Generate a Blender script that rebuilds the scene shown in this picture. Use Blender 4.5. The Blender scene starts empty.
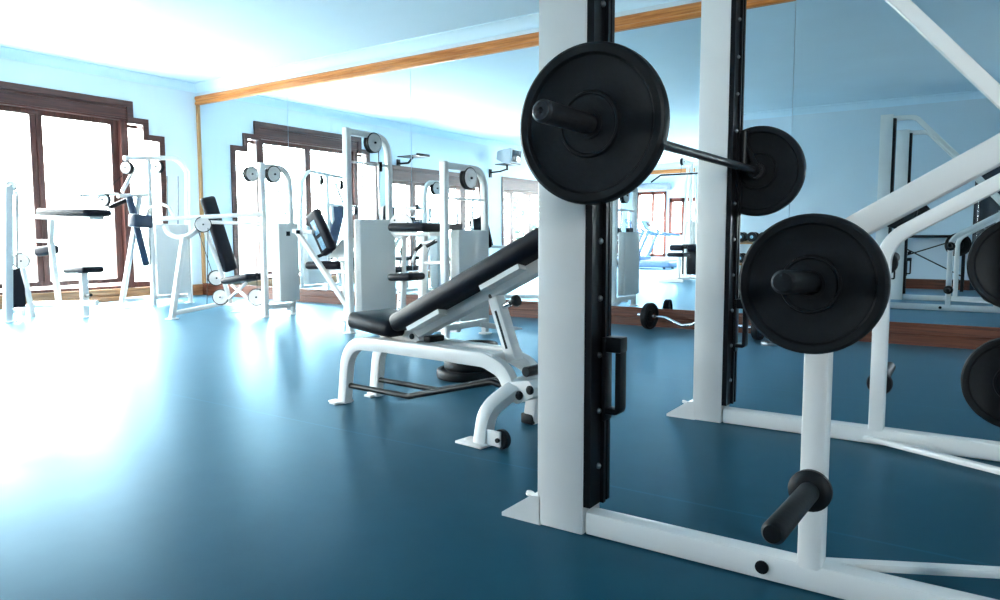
import bpy, bmesh, math, random
from mathutils import Vector, Matrix
random.seed(7)
PI = math.pi
SC = bpy.context.scene
COL = SC.collection

# ------------------------------------------------------------------ room dimensions (metres)
W = 10.14            # window wall stands at x = -W
D = 6.70             # mirror wall stands at y = D
CE = 3.19            # ceiling
YB = -0.714          # near back wall (right hand part of the room)
XB = -4.40           # where that wall ends and the deep part of the room opens
YF = -8.90           # far end wall of the deep part
XR = 4.2             # right wall

# ------------------------------------------------------------------ camera numbers (also used to read positions off the photo)
FPX, PIT, YAW, ROLL, CH = 723.8, 0.08567, 0.59746, -0.00189, 0.87
_F = Vector((-math.sin(YAW)*math.cos(PIT), math.cos(YAW)*math.cos(PIT), -math.sin(PIT)))
_R0 = Vector((math.cos(YAW), math.sin(YAW), 0))
_U0 = _R0.cross(_F)
_R = _R0*math.cos(ROLL) + _U0*math.sin(ROLL)
_U = -_R0*math.sin(ROLL) + _U0*math.cos(ROLL)
EYE = Vector((0, 0, CH))
def ray(x, y): return _F*FPX + _R*(x-500) - _U*(y-300)
def P(x, y, Y):                       # point seen at pixel x,y standing at depth Y
    d = ray(x, y); return EYE + d*(Y/d.y)
def PX(x, y, X):
    d = ray(x, y); return EYE + d*(X/d.x)
def FL(x, y, z=0.0):                  # floor contact seen at pixel x,y
    d = ray(x, y); return EYE + d*((z-CH)/d.z)
def MI(p): return Vector((p[0], 2*D-p[1], p[2]))   # where a thing seen in the mirror really stands

# ------------------------------------------------------------------ materials
def mat(name, col, rough=0.5, metal=0.0, coat=0.0, noise=None, bump=None, spec=None):
    m = bpy.data.materials.new(name); m.use_nodes = True
    nt = m.node_tree; b = nt.nodes['Principled BSDF']
    b.inputs['Base Color'].default_value = (*col, 1); b.inputs['Roughness'].default_value = rough
    b.inputs['Metallic'].default_value = metal
    if coat: b.inputs['Coat Weight'].default_value = coat; b.inputs['Coat Roughness'].default_value = 0.15
    if spec is not None: b.inputs['Specular IOR Level'].default_value = spec
    tc = nt.nodes.new('ShaderNodeTexCoord')
    sc, amt = noise if noise else (9.0, 0.06)
    n = nt.nodes.new('ShaderNodeTexNoise'); n.inputs['Scale'].default_value = sc; n.inputs['Detail'].default_value = 4
    r = nt.nodes.new('ShaderNodeValToRGB')
    r.color_ramp.elements[0].position = 0.3; r.color_ramp.elements[1].position = 0.7
    r.color_ramp.elements[0].color = (*[c*(1-amt) for c in col], 1)
    r.color_ramp.elements[1].color = (*[min(1, c*(1+amt)) for c in col], 1)
    nt.links.new(tc.outputs['Object'], n.inputs['Vector']); nt.links.new(n.outputs['Fac'], r.inputs['Fac'])
    nt.links.new(r.outputs['Color'], b.inputs['Base Color'])
    if bump:
        n2 = nt.nodes.new('ShaderNodeTexNoise'); n2.inputs['Scale'].default_value = bump[0]; n2.inputs['Detail'].default_value = 3
        bp = nt.nodes.new('ShaderNodeBump'); bp.inputs['Strength'].default_value = bump[1]; bp.inputs['Distance'].default_value = 0.002
        nt.links.new(tc.outputs['Object'], n2.inputs['Vector']); nt.links.new(n2.outputs['Fac'], bp.inputs['Height'])
        nt.links.new(bp.outputs['Normal'], b.inputs['Normal'])
    return m
def wood(name, c1, c2, axis='X', rough=0.35, scale=3.0):
    m = bpy.data.materials.new(name); m.use_nodes = True
    nt = m.node_tree; b = nt.nodes['Principled BSDF']; b.inputs['Roughness'].default_value = rough
    tc = nt.nodes.new('ShaderNodeTexCoord'); mp = nt.nodes.new('ShaderNodeMapping')
    s = {'X': (0.6, 14, 14), 'Y': (14, 0.6, 14), 'Z': (14, 14, 0.6)}[axis]
    mp.inputs['Scale'].default_value = s
    n = nt.nodes.new('ShaderNodeTexNoise'); n.inputs['Scale'].default_value = scale; n.inputs['Detail'].default_value = 6
    n.inputs['Distortion'].default_value = 0.8
    r = nt.nodes.new('ShaderNodeValToRGB')
    r.color_ramp.elements[0].position = 0.35; r.color_ramp.elements[1].position = 0.68
    r.color_ramp.elements[0].color = (*c1, 1); r.color_ramp.elements[1].color = (*c2, 1)
    nt.links.new(tc.outputs['Object'], mp.inputs['Vector']); nt.links.new(mp.outputs['Vector'], n.inputs['Vector'])
    nt.links.new(n.outputs['Fac'], r.inputs['Fac']); nt.links.new(r.outputs['Color'], b.inputs['Base Color'])
    return m
M = {
 'wall': mat('wall_paint', (0.595, 0.70, 0.775), 0.7, noise=(1.5, 0.02), bump=(60, 0.1)),
 'ceil': mat('ceiling_paint', (0.62, 0.80, 0.91), 0.8, noise=(1.2, 0.02)),
 'white': mat('white_enamel', (0.86, 0.83, 0.80), 0.38, coat=0.25, noise=(5, 0.03)),
 'cover': mat('pale_enamel_sheet', (0.80, 0.78, 0.75), 0.45, coat=0.15, noise=(4, 0.02)),
 'rubber': mat('black_rubber', (0.006, 0.0075, 0.0095), 0.5, spec=0.25, noise=(30, 0.2), bump=(90, 0.25)),
 'iron': mat('black_metal', (0.005, 0.0055, 0.007), 0.35, spec=0.25, noise=(14, 0.2)),
 'vinyl': mat('black_vinyl', (0.006, 0.007, 0.013), 0.48, spec=0.2, noise=(20, 0.2), bump=(160, 0.35)),
 'navy': mat('navy_vinyl', (0.02, 0.042, 0.09), 0.35, noise=(20, 0.15), bump=(160, 0.3)),
 'chrome': mat('chrome', (0.75, 0.77, 0.8), 0.18, metal=1.0, noise=(8, 0.03)),
 'steel': mat('dull_steel', (0.33, 0.35, 0.37), 0.35, metal=1.0, noise=(18, 0.12)),
 'barsteel': mat('dark_bar_steel', (0.030, 0.030, 0.034), 0.45, metal=0.3, noise=(25, 0.25)),
 'tv': mat('grey_plastic', (0.45, 0.47, 0.48), 0.5, noise=(10, 0.04)),
 'screen': mat('dark_glass_screen', (0.02, 0.025, 0.03), 0.08, noise=(3, 0.1)),
 'label': mat('printed_label', (0.25, 0.45, 0.60), 0.4, noise=(40, 0.3)),
 'tan': mat('tan_label', (0.55, 0.42, 0.28), 0.4, noise=(40, 0.3)),
 'blind': mat('roller_blind_cloth', (0.30, 0.32, 0.35), 0.8, noise=(20, 0.05)),
 'door': mat('dark_door_paint', (0.015, 0.02, 0.03), 0.4, noise=(4, 0.1)),
 'tread': mat('treadmill_shell', (0.09, 0.18, 0.32), 0.4, noise=(6, 0.04)),
 'belt': mat('treadmill_belt', (0.03, 0.06, 0.10), 0.6, noise=(30, 0.2)),
 'hill': mat('hill_ground', (0.12, 0.15, 0.13), 0.9, noise=(0.08, 0.4)),
 'leaf': mat('tree_leaves', (0.06, 0.10, 0.09), 0.7, noise=(2.5, 0.5)),
 'bark': mat('tree_bark', (0.15, 0.11, 0.08), 0.9, noise=(8, 0.3)),
 'terrace': mat('terrace_stone', (0.55, 0.53, 0.50), 0.8, noise=(2, 0.1)),
 'house': mat('pale_render', (0.62, 0.58, 0.52), 0.8, noise=(1, 0.06)),
 'tile': mat('roof_tile', (0.35, 0.16, 0.10), 0.8, noise=(3, 0.2)),
 'wood_mould': wood('honey_wood', (0.44, 0.135, 0.024), (0.68, 0.27, 0.07), 'X'),
 'wood_mouldZ': wood('honey_wood_upright', (0.42, 0.20, 0.07), (0.62, 0.36, 0.16), 'Z'),
 'wood_base': wood('red_brown_wood', (0.07, 0.018, 0.008), (0.17, 0.048, 0.020), 'X', 0.5),
 'wood_baseY': wood('red_brown_wood_side', (0.22, 0.09, 0.035), (0.40, 0.20, 0.09), 'Y'),
 'wood_dark': wood('dark_window_wood', (0.045, 0.014, 0.012), (0.115, 0.038, 0.028), 'Z'),
 'wood_darkY': wood('dark_window_wood_level', (0.040, 0.013, 0.011), (0.10, 0.034, 0.026), 'Y'),
 'wood_red': wood('red_window_wood', (0.16, 0.03, 0.02), (0.30, 0.07, 0.04), 'Z'),
 'wood_shelf': wood('rack_shelf_wood', (0.30, 0.15, 0.06), (0.45, 0.26, 0.12), 'X'),
}
def floor_material():
    m = bpy.data.materials.new('blue_vinyl_floor'); m.use_nodes = True
    nt = m.node_tree; nt.nodes.remove(nt.nodes['Principled BSDF']); out = nt.nodes['Material Output']
    df = nt.nodes.new('ShaderNodeBsdfDiffuse'); gl = nt.nodes.new('ShaderNodeBsdfGlossy'); gl.inputs['Color'].default_value = (0.58, 0.84, 1.0, 1)
    fr = nt.nodes.new('ShaderNodeFresnel'); fr.inputs['IOR'].default_value = 1.3
    fm = nt.nodes.new('ShaderNodeMath'); fm.operation = 'MULTIPLY'; fm.inputs[1].default_value = 0.82
    mxs = nt.nodes.new('ShaderNodeMixShader')
    nt.links.new(fr.outputs[0], fm.inputs[0]); nt.links.new(fm.outputs[0], mxs.inputs[0]); nt.links.new(df.outputs[0], mxs.inputs[1]); nt.links.new(gl.outputs[0], mxs.inputs[2]); nt.links.new(mxs.outputs[0], out.inputs[0])
    tc = nt.nodes.new('ShaderNodeTexCoord')
    n = nt.nodes.new('ShaderNodeTexNoise'); n.inputs['Scale'].default_value = 2.2; n.inputs['Detail'].default_value = 7
    n.inputs['Roughness'].default_value = 0.65
    r = nt.nodes.new('ShaderNodeValToRGB')
    r.color_ramp.elements[0].position = 0.3; r.color_ramp.elements[1].position = 0.75
    r.color_ramp.elements[0].color = (0.008, 0.058, 0.094, 1); r.color_ramp.elements[1].color = (0.013, 0.078, 0.120, 1)
    # welded sheet joints every 2 m, running along x
    sep = nt.nodes.new('ShaderNodeSeparateXYZ')
    sub = nt.nodes.new('ShaderNodeMath'); sub.operation = 'ADD'; sub.inputs[1].default_value = 15.73
    md = nt.nodes.new('ShaderNodeMath'); md.operation = 'PINGPONG'; md.inputs[1].default_value = 1.0
    lt = nt.nodes.new('ShaderNodeMath'); lt.operation = 'LESS_THAN'; lt.inputs[1].default_value = 0.006
    mx = nt.nodes.new('ShaderNodeMix'); mx.data_type = 'RGBA'
    L = nt.links.new
    L(tc.outputs['Object'], n.inputs['Vector']); L(n.outputs['Fac'], r.inputs['Fac'])
    L(tc.outputs['Object'], sep.inputs[0]); L(sep.outputs['Y'], sub.inputs[0]); L(sub.outputs[0], md.inputs[0]); L(md.outputs[0], lt.inputs[0])
    L(lt.outputs[0], mx.inputs['Factor']); L(r.outputs['Color'], mx.inputs[6]); mx.inputs[7].default_value = (0.012, 0.09, 0.15, 1)
    L(mx.outputs[2], df.inputs['Color'])
    n2 = nt.nodes.new('ShaderNodeTexNoise'); n2.inputs['Scale'].default_value = 5; n2.inputs['Detail'].default_value = 5
    mr = nt.nodes.new('ShaderNodeMapRange'); mr.inputs['To Min'].default_value = 0.29; mr.inputs['To Max'].default_value = 0.40
    L(tc.outputs['Object'], n2.inputs['Vector']); L(n2.outputs['Fac'], mr.inputs['Value']); L(mr.outputs['Result'], gl.inputs['Roughness'])
    n3 = nt.nodes.new('ShaderNodeTexNoise'); n3.inputs['Scale'].default_value = 3.5; n3.inputs['Detail'].default_value = 2
    bp = nt.nodes.new('ShaderNodeBump'); bp.inputs['Strength'].default_value = 0.12; bp.inputs['Distance'].default_value = 0.01
    L(tc.outputs['Object'], n3.inputs['Vector']); L(n3.outputs['Fac'], bp.inputs['Height']); L(bp.outputs['Normal'], gl.inputs['Normal'])
    return m
M['floor'] = floor_material()
def glass_material():
    m = bpy.data.materials.new('window_glass'); m.use_nodes = True
    nt = m.node_tree; nt.nodes.remove(nt.nodes['Principled BSDF']); out = nt.nodes['Material Output']
    tr = nt.nodes.new('ShaderNodeBsdfTransparent'); tr.inputs[0].default_value = (0.95, 0.98, 0.98, 1)
    gl = nt.nodes.new('ShaderNodeBsdfGlossy'); gl.inputs['Roughness'].default_value = 0.02
    fr = nt.nodes.new('ShaderNodeFresnel'); fr.inputs['IOR'].default_value = 1.25
    mx = nt.nodes.new('ShaderNodeMixShader')
    ge = nt.nodes.new('ShaderNodeNewGeometry'); ml = nt.nodes.new('ShaderNodeMath'); ml.operation = 'MULTIPLY_ADD'; ml.inputs[1].default_value = -1; ml.inputs[2].default_value = 1
    mu = nt.nodes.new('ShaderNodeMath'); mu.operation = 'MULTIPLY'      # only the outer face of the sheet reflects
    nt.links.new(ge.outputs['Backfacing'], ml.inputs[0]); nt.links.new(ml.outputs[0], mu.inputs[0]); nt.links.new(fr.outputs[0], mu.inputs[1])
    nt.links.new(mu.outputs[0], mx.inputs[0]); nt.links.new(tr.outputs[0], mx.inputs[1]); nt.links.new(gl.outputs[0], mx.inputs[2])
    nt.links.new(mx.outputs[0], out.inputs[0])
    return m
M['glass'] = glass_material()
def mirror_material():
    m = bpy.data.materials.new('silvered_mirror'); m.use_nodes = True
    b = m.node_tree.nodes['Principled BSDF']; b.inputs['Metallic'].default_value = 1
    b.inputs['Base Color'].default_value = (0.84, 0.93, 0.97, 1); b.inputs['Roughness'].default_value = 0.0
    return m
M['mirror'] = mirror_material()

# ------------------------------------------------------------------ mesh helpers
WM = {}
def new(): return bmesh.new()
def finish_normals(bm, ang=38):
    bmesh.ops.recalc_face_normals(bm, faces=bm.faces[:])
    for f in bm.faces: f.smooth = True
    for e in bm.edges:
        if len(e.link_faces) == 2 and e.calc_face_angle(0) > math.radians(ang): e.smooth = False
def obj(name, bm, m, parent=None, world=True):
    """link one mesh object; world=True: vertices are given in world space"""
    pm = WM.get(parent.name, Matrix.Identity(4)) if parent else Matrix.Identity(4)
    if world and parent: bm.transform(pm.inverted())
    finish_normals(bm)
    me = bpy.data.meshes.new(name); bm.to_mesh(me); bm.free()
    me.materials.append(M[m] if isinstance(m, str) else m)
    o = bpy.data.objects.new(name, me); COL.objects.link(o)
    if parent: o.parent = parent
    WM[o.name] = pm
    return o
def tag(o, label=None, cat=None, group=None, kind=None):
    if label: o['label'] = label
    if cat: o['category'] = cat
    if group: o['group'] = group
    if kind: o['kind'] = kind
    return o
def thing(name, loc, label, cat, group=None, rz=0.0, kind=None):
    o = bpy.data.objects.new(name, None); COL.objects.link(o); o.empty_display_size = 0.1
    o.location = loc; o.rotation_euler = (0, 0, rz)
    WM[o.name] = Matrix.Translation(loc) @ Matrix.Rotation(rz, 4, 'Z')
    return tag(o, label, cat, group, kind)
def solo(name, bm, m, loc, label, cat, group=None, kind=None):
    """a thing that is one mesh, its origin at loc, vertices in world space"""
    bm.transform(Matrix.Translation(-Vector(loc)))
    finish_normals(bm)
    me = bpy.data.meshes.new(name); bm.to_mesh(me); bm.free(); me.materials.append(M[m])
    o = bpy.data.objects.new(name, me); COL.objects.link(o); o.location = loc
    WM[o.name] = Matrix.Translation(loc)
    return tag(o, label, cat, group, kind)
def structure(name, bm, m, parent=None):
    o = obj(name, bm, m, parent)
    if not parent: o['kind'] = 'structure'
    return o
def copy_tree(o, parent=None):
    c = o.copy(); COL.objects.link(c)
    if parent: c.parent = parent
    for ch in [x for x in bpy.data.objects if x.parent == o]: copy_tree(ch, c)
    return c

def box(bm, x0, x1, y0, y1, z0, z1):
    vs = [bm.verts.new((x, y, z)) for x in (x0, x1) for y in (y0, y1) for z in (z0, z1)]
    for q in ((0,1,3,2), (4,6,7,5), (0,4,5,1), (2,3,7,6), (0,2,6,4), (1,5,7,3)): bm.faces.new([vs[i] for i in q])
    return vs
def rbox(bm, size, mtx, r=0.01, seg=2):
    """box with rounded edges, size (x,y,z), centred, moved by mtx"""
    t = bmesh.new()
    bmesh.ops.create_cube(t, size=1.0)
    bmesh.ops.scale(t, vec=Vector(size), verts=t.verts)
    r = min(r, min(size)*0.49)
    bmesh.ops.bevel(t, geom=t.edges[:]+t.verts[:], offset=r, segments=seg, profile=0.5, affect='EDGES')
    t.transform(mtx); merge(bm, t)
def merge(bm, t):
    me = bpy.data.meshes.new('tmp'); t.to_mesh(me); t.free(); bm.from_mesh(me); bpy.data.meshes.remove(me)
def frame_mtx(origin, zdir, xref=(1, 0, 0)):
    z = Vector(zdir).normalized(); x = Vector(xref); x = x - z*x.dot(z)
    if x.length < 1e-4: x = Vector((0, 1, 0)) - z*z.y
    x.normalize(); y = z.cross(x)
    m = Matrix((x, y, z)).transposed().to_4x4(); m.translation = Vector(origin)
    return m
def lathe(bm, prof, mtx, n=32, close=True):
    """prof: list of (radius, z) from bottom to top"""
    rings = []
    for r, z in prof:
        if r < 1e-5: rings.append([bm.verts.new(mtx @ Vector((0, 0, z)))])
        else: rings.append([bm.verts.new(mtx @ Vector((r*math.cos(2*PI*k/n), r*math.sin(2*PI*k/n), z))) for k in range(n)])
    for a, b in zip(rings, rings[1:]):
        for k in range(n):
            k2 = (k+1) % n
            if len(a) == 1 and len(b) == 1: continue
            if len(a) == 1: bm.faces.new((a[0], b[k2], b[k]))
            elif len(b) == 1: bm.faces.new((a[k], a[k2], b[0]))
            else: bm.faces.new((a[k], a[k2], b[k2], b[k]))
def cyl(bm, a, b, r, n=16, r2=None, rnd=0.0):
    a, b = Vector(a), Vector(b); L = (b-a).length; m = frame_mtx(a, b-a); r2 = r if r2 is None else r2
    e = rnd if rnd else min(r, r2)*0.12
    lathe(bm, [(0, 0), (r-e, 0), (r, e), (r2, L-e), (r2-e, L), (0, L)], m, n)
def fillet(pts, rad, n=6):
    pts = [Vector(p) for p in pts]
    if not rad or len(pts) < 3: return pts
    out = [pts[0]]
    for i in range(1, len(pts)-1):
        p, a, b = pts[i], pts[i-1], pts[i+1]
        r_ = rad[i-1] if isinstance(rad, (list, tuple)) else rad
        u, v = (a-p), (b-p); lu, lv = u.length, v.length; u.normalize(); v.normalize()
        ang = u.angle(v)
        if ang > 3.1 or r_ <= 0: out.append(p); continue
        t = min(r_/math.tan(ang/2), lu*0.49, lv*0.49)
        rr = t*math.tan(ang/2)
        c = p + (u+v).normalized()*(rr/math.sin(ang/2))
        s, e = p+u*t-c, p+v*t-c
        tot = s.angle(e); ax = s.cross(e).normalized()
        for k in range(n+1): out.append(c + Matrix.Rotation(tot*k/n, 3, ax) @ s)
    out.append(pts[-1]); return out
def sweep(bm, pts, w, h=None, rad=0.0, nrm=None, rc=0.006, seg=6, n=12, bend=6):
    """sweep a box section (w along nrm, h across) or, with h None, a round section of radius w"""
    pts = fillet(pts, rad, bend); N = len(pts)
    if h is None: sec = [(w*math.cos(2*PI*k/n), w*math.sin(2*PI*k/n)) for k in range(n)]
    else:
        a, b, c = w/2, h/2, min(rc, w*0.3, h*0.3); sec = []
        for cx, cy, s in ((a-c, b-c, 0), (-a+c, b-c, 1), (-a+c, -b+c, 2), (a-c, -b+c, 3)):
            for k in range(3):
                t = (s + k/2)*PI/2; sec.append((cx+c*math.cos(t), cy+c*math.sin(t)))
    if nrm is None:
        t = pts[-1]-pts[0]
        if N > 2:
            cr = Vector((0, 0, 0))
            for i in range(1, N-1): cr += (pts[i]-pts[i-1]).cross(pts[i+1]-pts[i])
            nrm = cr if cr.length > 1e-6 else None
        if nrm is None: nrm = Vector((0, 0, 1)) if abs(t.normalized().z) < 0.9 else Vector((1, 0, 0))
    nrm = Vector(nrm).normalized(); rings = []
    for i, p in enumerate(pts):
        if i == 0: t = pts[1]-pts[0]
        elif i == N-1: t = pts[-1]-pts[-2]
        else: t = (pts[i]-pts[i-1]).normalized() + (pts[i+1]-pts[i]).normalized()
        t.normalize(); a = (nrm - t*nrm.dot(t)).normalized(); b = t.cross(a)
        k = 1.0
        if 0 < i < N-1:
            k = 1/max(0.5, math.cos((pts[i]-pts[i-1]).angle(pts[i+1]-pts[i])/2))
        rings.append([bm.verts.new(p + a*x + b*y*k) for x, y in sec])
    S = len(sec)
    for r0, r1 in zip(rings, rings[1:]):
        for j in range(S): bm.faces.new((r0[j], r0[(j+1) % S], r1[(j+1) % S], r1[j]))
    bm.faces.new(rings[0][::-1]); bm.faces.new(rings[-1])
def prism(bm, poly, d, off):
    """poly: list of 3D points, extruded by vector off"""
    a = [bm.verts.new(Vector(p)) for p in poly]; b = [bm.verts.new(Vector(p)+Vector(off)) for p in poly]; n = len(a)
    bm.faces.new(a); bm.faces.new(b[::-1])
    for i in range(n): bm.faces.new((a[i], b[i], b[(i+1) % n], a[(i+1) % n]))
def pad(bm, a, b, width, thick, side, r=0.03, taper=1.0):
    """upholstered pad running a -> b, `side` is its width direction"""
    a, b = Vector(a), Vector(b); L = (b-a).length; x = (b-a).normalized(); y = Vector(side); y = (y-x*y.dot(x)).normalized(); z = x.cross(y)
    m = Matrix((x, y, z)).transposed().to_4x4(); m.translation = (a+b)/2
    rbox(bm, (L, width, thick), m, min(r, thick*0.48), 3)

# ================================================================== THE ROOM
bm = new(); box(bm, -W-0.3, XR, YF-0.3, D+0.3, -0.12, 0); structure('floor', bm, 'floor')
bm = new(); box(bm, -W-0.3, XR+0.3, YF-0.3, D+0.3, CE, CE+0.15); structure('ceiling', bm, 'ceil')
bm = new(); box(bm, -W-0.3, XR+0.3, D+0.012, D+0.3, 0, CE); structure('wall_mirror', bm, 'wall')
bm = new(); box(bm, XR, XR+0.2, YB-0.3, D, 0, CE); structure('wall_right', bm, 'wall')

def wall_cols(bm, axis, fixed, thick, u0, u1, ops, z1=CE):
    """wall along u with rectangular openings (ua, ub, za, zb); axis 'Y': plane x=fixed; axis 'X': plane y=fixed; thick signed outward"""
    us = sorted({u0, u1, *[o[0] for o in ops], *[o[1] for o in ops]})
    for a, b in zip(us, us[1:]):
        if b-a < 1e-4: continue
        mid = (a+b)/2; cuts = sorted((o[2], o[3]) for o in ops if o[0] < mid < o[1]); z = 0.0
        spans = []
        for c0, c1 in cuts:
            if c0 > z: spans.append((z, c0))
            z = max(z, c1)
        if z < z1: spans.append((z, z1))
        for s0, s1 in spans:
            if axis == 'Y': box(bm, min(fixed, fixed+thick), max(fixed, fixed+thick), a, b, s0, s1)
            else: box(bm, a, b, min(fixed, fixed+thick), max(fixed, fixed+thick), s0, s1)
W8, W9 = (-7.0, -5.9, 0.9, 2.1), (-3.7, -1.8, 0.9, 2.35)      # unseen windows added in the recess to light the left side
bm = new(); wall_cols(bm, 'Y', XB, 0.25, YF-0.2, YB-0.25, [W8, W9]); structure('wall_return', bm, 'wall')
Y1 = 4.465                       # centre of the nearest window
SILL = 0.17
half = [(1.22, 2.79), (1.44, 2.57), (1.675, 2.355)]
ops = [(Y1-1.22, Y1+1.22, SILL, 2.79)]
for s in (-1, 1):
    for (a, _), (b, z) in zip(half, half[1:]): ops.append((min(Y1+s*a, Y1+s*b), max(Y1+s*a, Y1+s*b), SILL, z))
W2 = (-0.72, 2.50, 0.17, 2.34); W3 = (-4.6, -1.58, 0.17, 2.38); W4 = (-8.3, -5.6, 0.17, 2.38)
ops += [W2, W3, W4]
bm = new(); wall_cols(bm, 'Y', -W, -0.28, YF-0.2, D+0.2, ops); structure('wall_window', bm, 'wall')
BW = (-9.75, -8.72, 0.25, 2.34); BR = (-8.62, -7.70, 0.95, 2.12)
bm = new(); W10 = (-7.35, -4.7, 0.9, 2.60)  # hidden far window, added to brighten the posts and machine fronts
wall_cols(bm, 'X', YF, -0.28, -W, XB+0.2, [BW, BR, W10]); structure('wall_far', bm, 'wall')
DX0, DX1, DZ = -0.14, 0.86, 2.12
W7 = (1.75, 3.15, 1.2, 2.45)        # added window, out of view behind the photographer, put in to light the rack
bm = new(); wall_cols(bm, 'X', YB, -0.25, XB, XR, [(DX0, DX1, 0.0, DZ), W7]); structure('wall_back', bm, 'wall')

# coving round the room
def coving(name, a, b, inward):
    a, b, i = Vector(a), Vector(b), Vector(inward)
    prof = [(0, -0.115), (0.012, -0.115), (0.012, -0.10), (0.022, -0.085), (0.045, -0.05), (0.085, -0.026), (0.105, -0.014), (0.125, -0.014), (0.125, 0.0), (0, 0)]
    bm = new(); prism(bm, [a + i*x + Vector((0, 0, CE+z)) for x, z in prof], 0, b-a); return structure(name, bm, 'ceil')
coving('trim_1', (-W, YF, 0), (-W, D+0.01, 0), (1, 0, 0))
coving('trim_2', (-W, D+0.012, 0), (XR, D+0.012, 0), (0, -1, 0))
coving('trim_3', (XB, YB, 0), (XR, YB, 0), (0, 1, 0))
coving('trim_4', (-W, YF, 0), (XB, YF, 0), (0, 1, 0))

# skirting boards: two-step moulding
def skirting(name, a, b, inward, m, h=0.165, d=0.03, two=True):
    a, b, i = Vector(a), Vector(b), Vector(inward)
    prof = [(0, 0), (d, 0), (d, h*0.44), (d*0.8, h*0.47), (d*0.8, h*0.53), (d*0.95, h*0.56), (d*0.95, h*0.86), (d*0.6, h*0.92), (d*0.6, h), (0, h)]
    bm = new(); prism(bm, [a + i*x + Vector((0, 0, z)) for x, z in prof], 0, b-a); return structure(name, bm, m)
skirting('baseboard_mirror', (-W, D+0.012, 0), (XR, D+0.012, 0), (0, -1, 0), 'wood_base', 0.178, 0.045)
skirting('baseboard_window', (-W, YF, 0), (-W, D-0.03, 0), (1, 0, 0), 'wood_baseY', 0.165, 0.03)
skirting('baseboard_back', (XB, YB, 0), (DX0-0.06, YB, 0), (0, 1, 0), 'wood_base', 0.165)
skirting('baseboard_far', (-W, YF, 0), (XB, YF, 0), (0, 1, 0), 'wood_base', 0.165)

# mirror wall: panels between wooden mouldings
seams = [-W+0.045, -8.064, -5.845, -3.67, -1.493, 0.69, 2.87, XR]
names = ['tall mirror panel against the window corner', 'second mirror panel from the window corner', 'mirror panel behind the incline bench',
         'mirror panel between the two smith machine posts', 'mirror panel behind the far smith machine frame', 'mirror panel at right edge of the room', 'last mirror panel by the right wall']
for k, (a, b) in enumerate(zip(seams, seams[1:])):
    bm = new(); box(bm, a+0.0035, b-0.0035, D, D+0.008, 0.176, 2.895)
    if k < 6:
        mp = solo('mirror_panel', bm, 'mirror', ((a+b)/2, D, 0.176), names[k], 'mirror', 'mirror panels along the wall')
        if k == 4: mp.rotation_euler = (0, 0, 0.0065); mp.location.y -= 0.004      # this panel hangs a little out of line
    else: bm.free()
def moulding(name, a, b, inward, m, z0, z1, d=0.03):
    a, b, i = Vector(a), Vector(b), Vector(inward); h = z1-z0
    prof = [(0, 0), (d*0.7, 0), (d, h*0.12), (d, h*0.3), (d*0.75, h*0.35), (d*0.75, h*0.6), (d, h*0.66), (d, h*0.9), (d*0.7, h), (0, h)]
    bm = new(); prism(bm, [a + i*x + Vector((0, 0, z0+z)) for x, z in prof], 0, b-a); return structure(name, bm, m)
moulding('trim_5', (-W, D+0.012, 0), (XR, D+0.012, 0), (0, -1, 0), 'wood_mould', 2.888, 3.021, 0.045)
bm = new(); box(bm, -W, -W+0.05, D-0.02, D+0.012, 0.178, 2.888); structure('trim_6', bm, 'wood_mouldZ')
moulding('trim_7', (-W, YF, 0), (XB, YF, 0), (0, 1, 0), 'wood_mould', 2.90, 3.03, 0.04)

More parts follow.
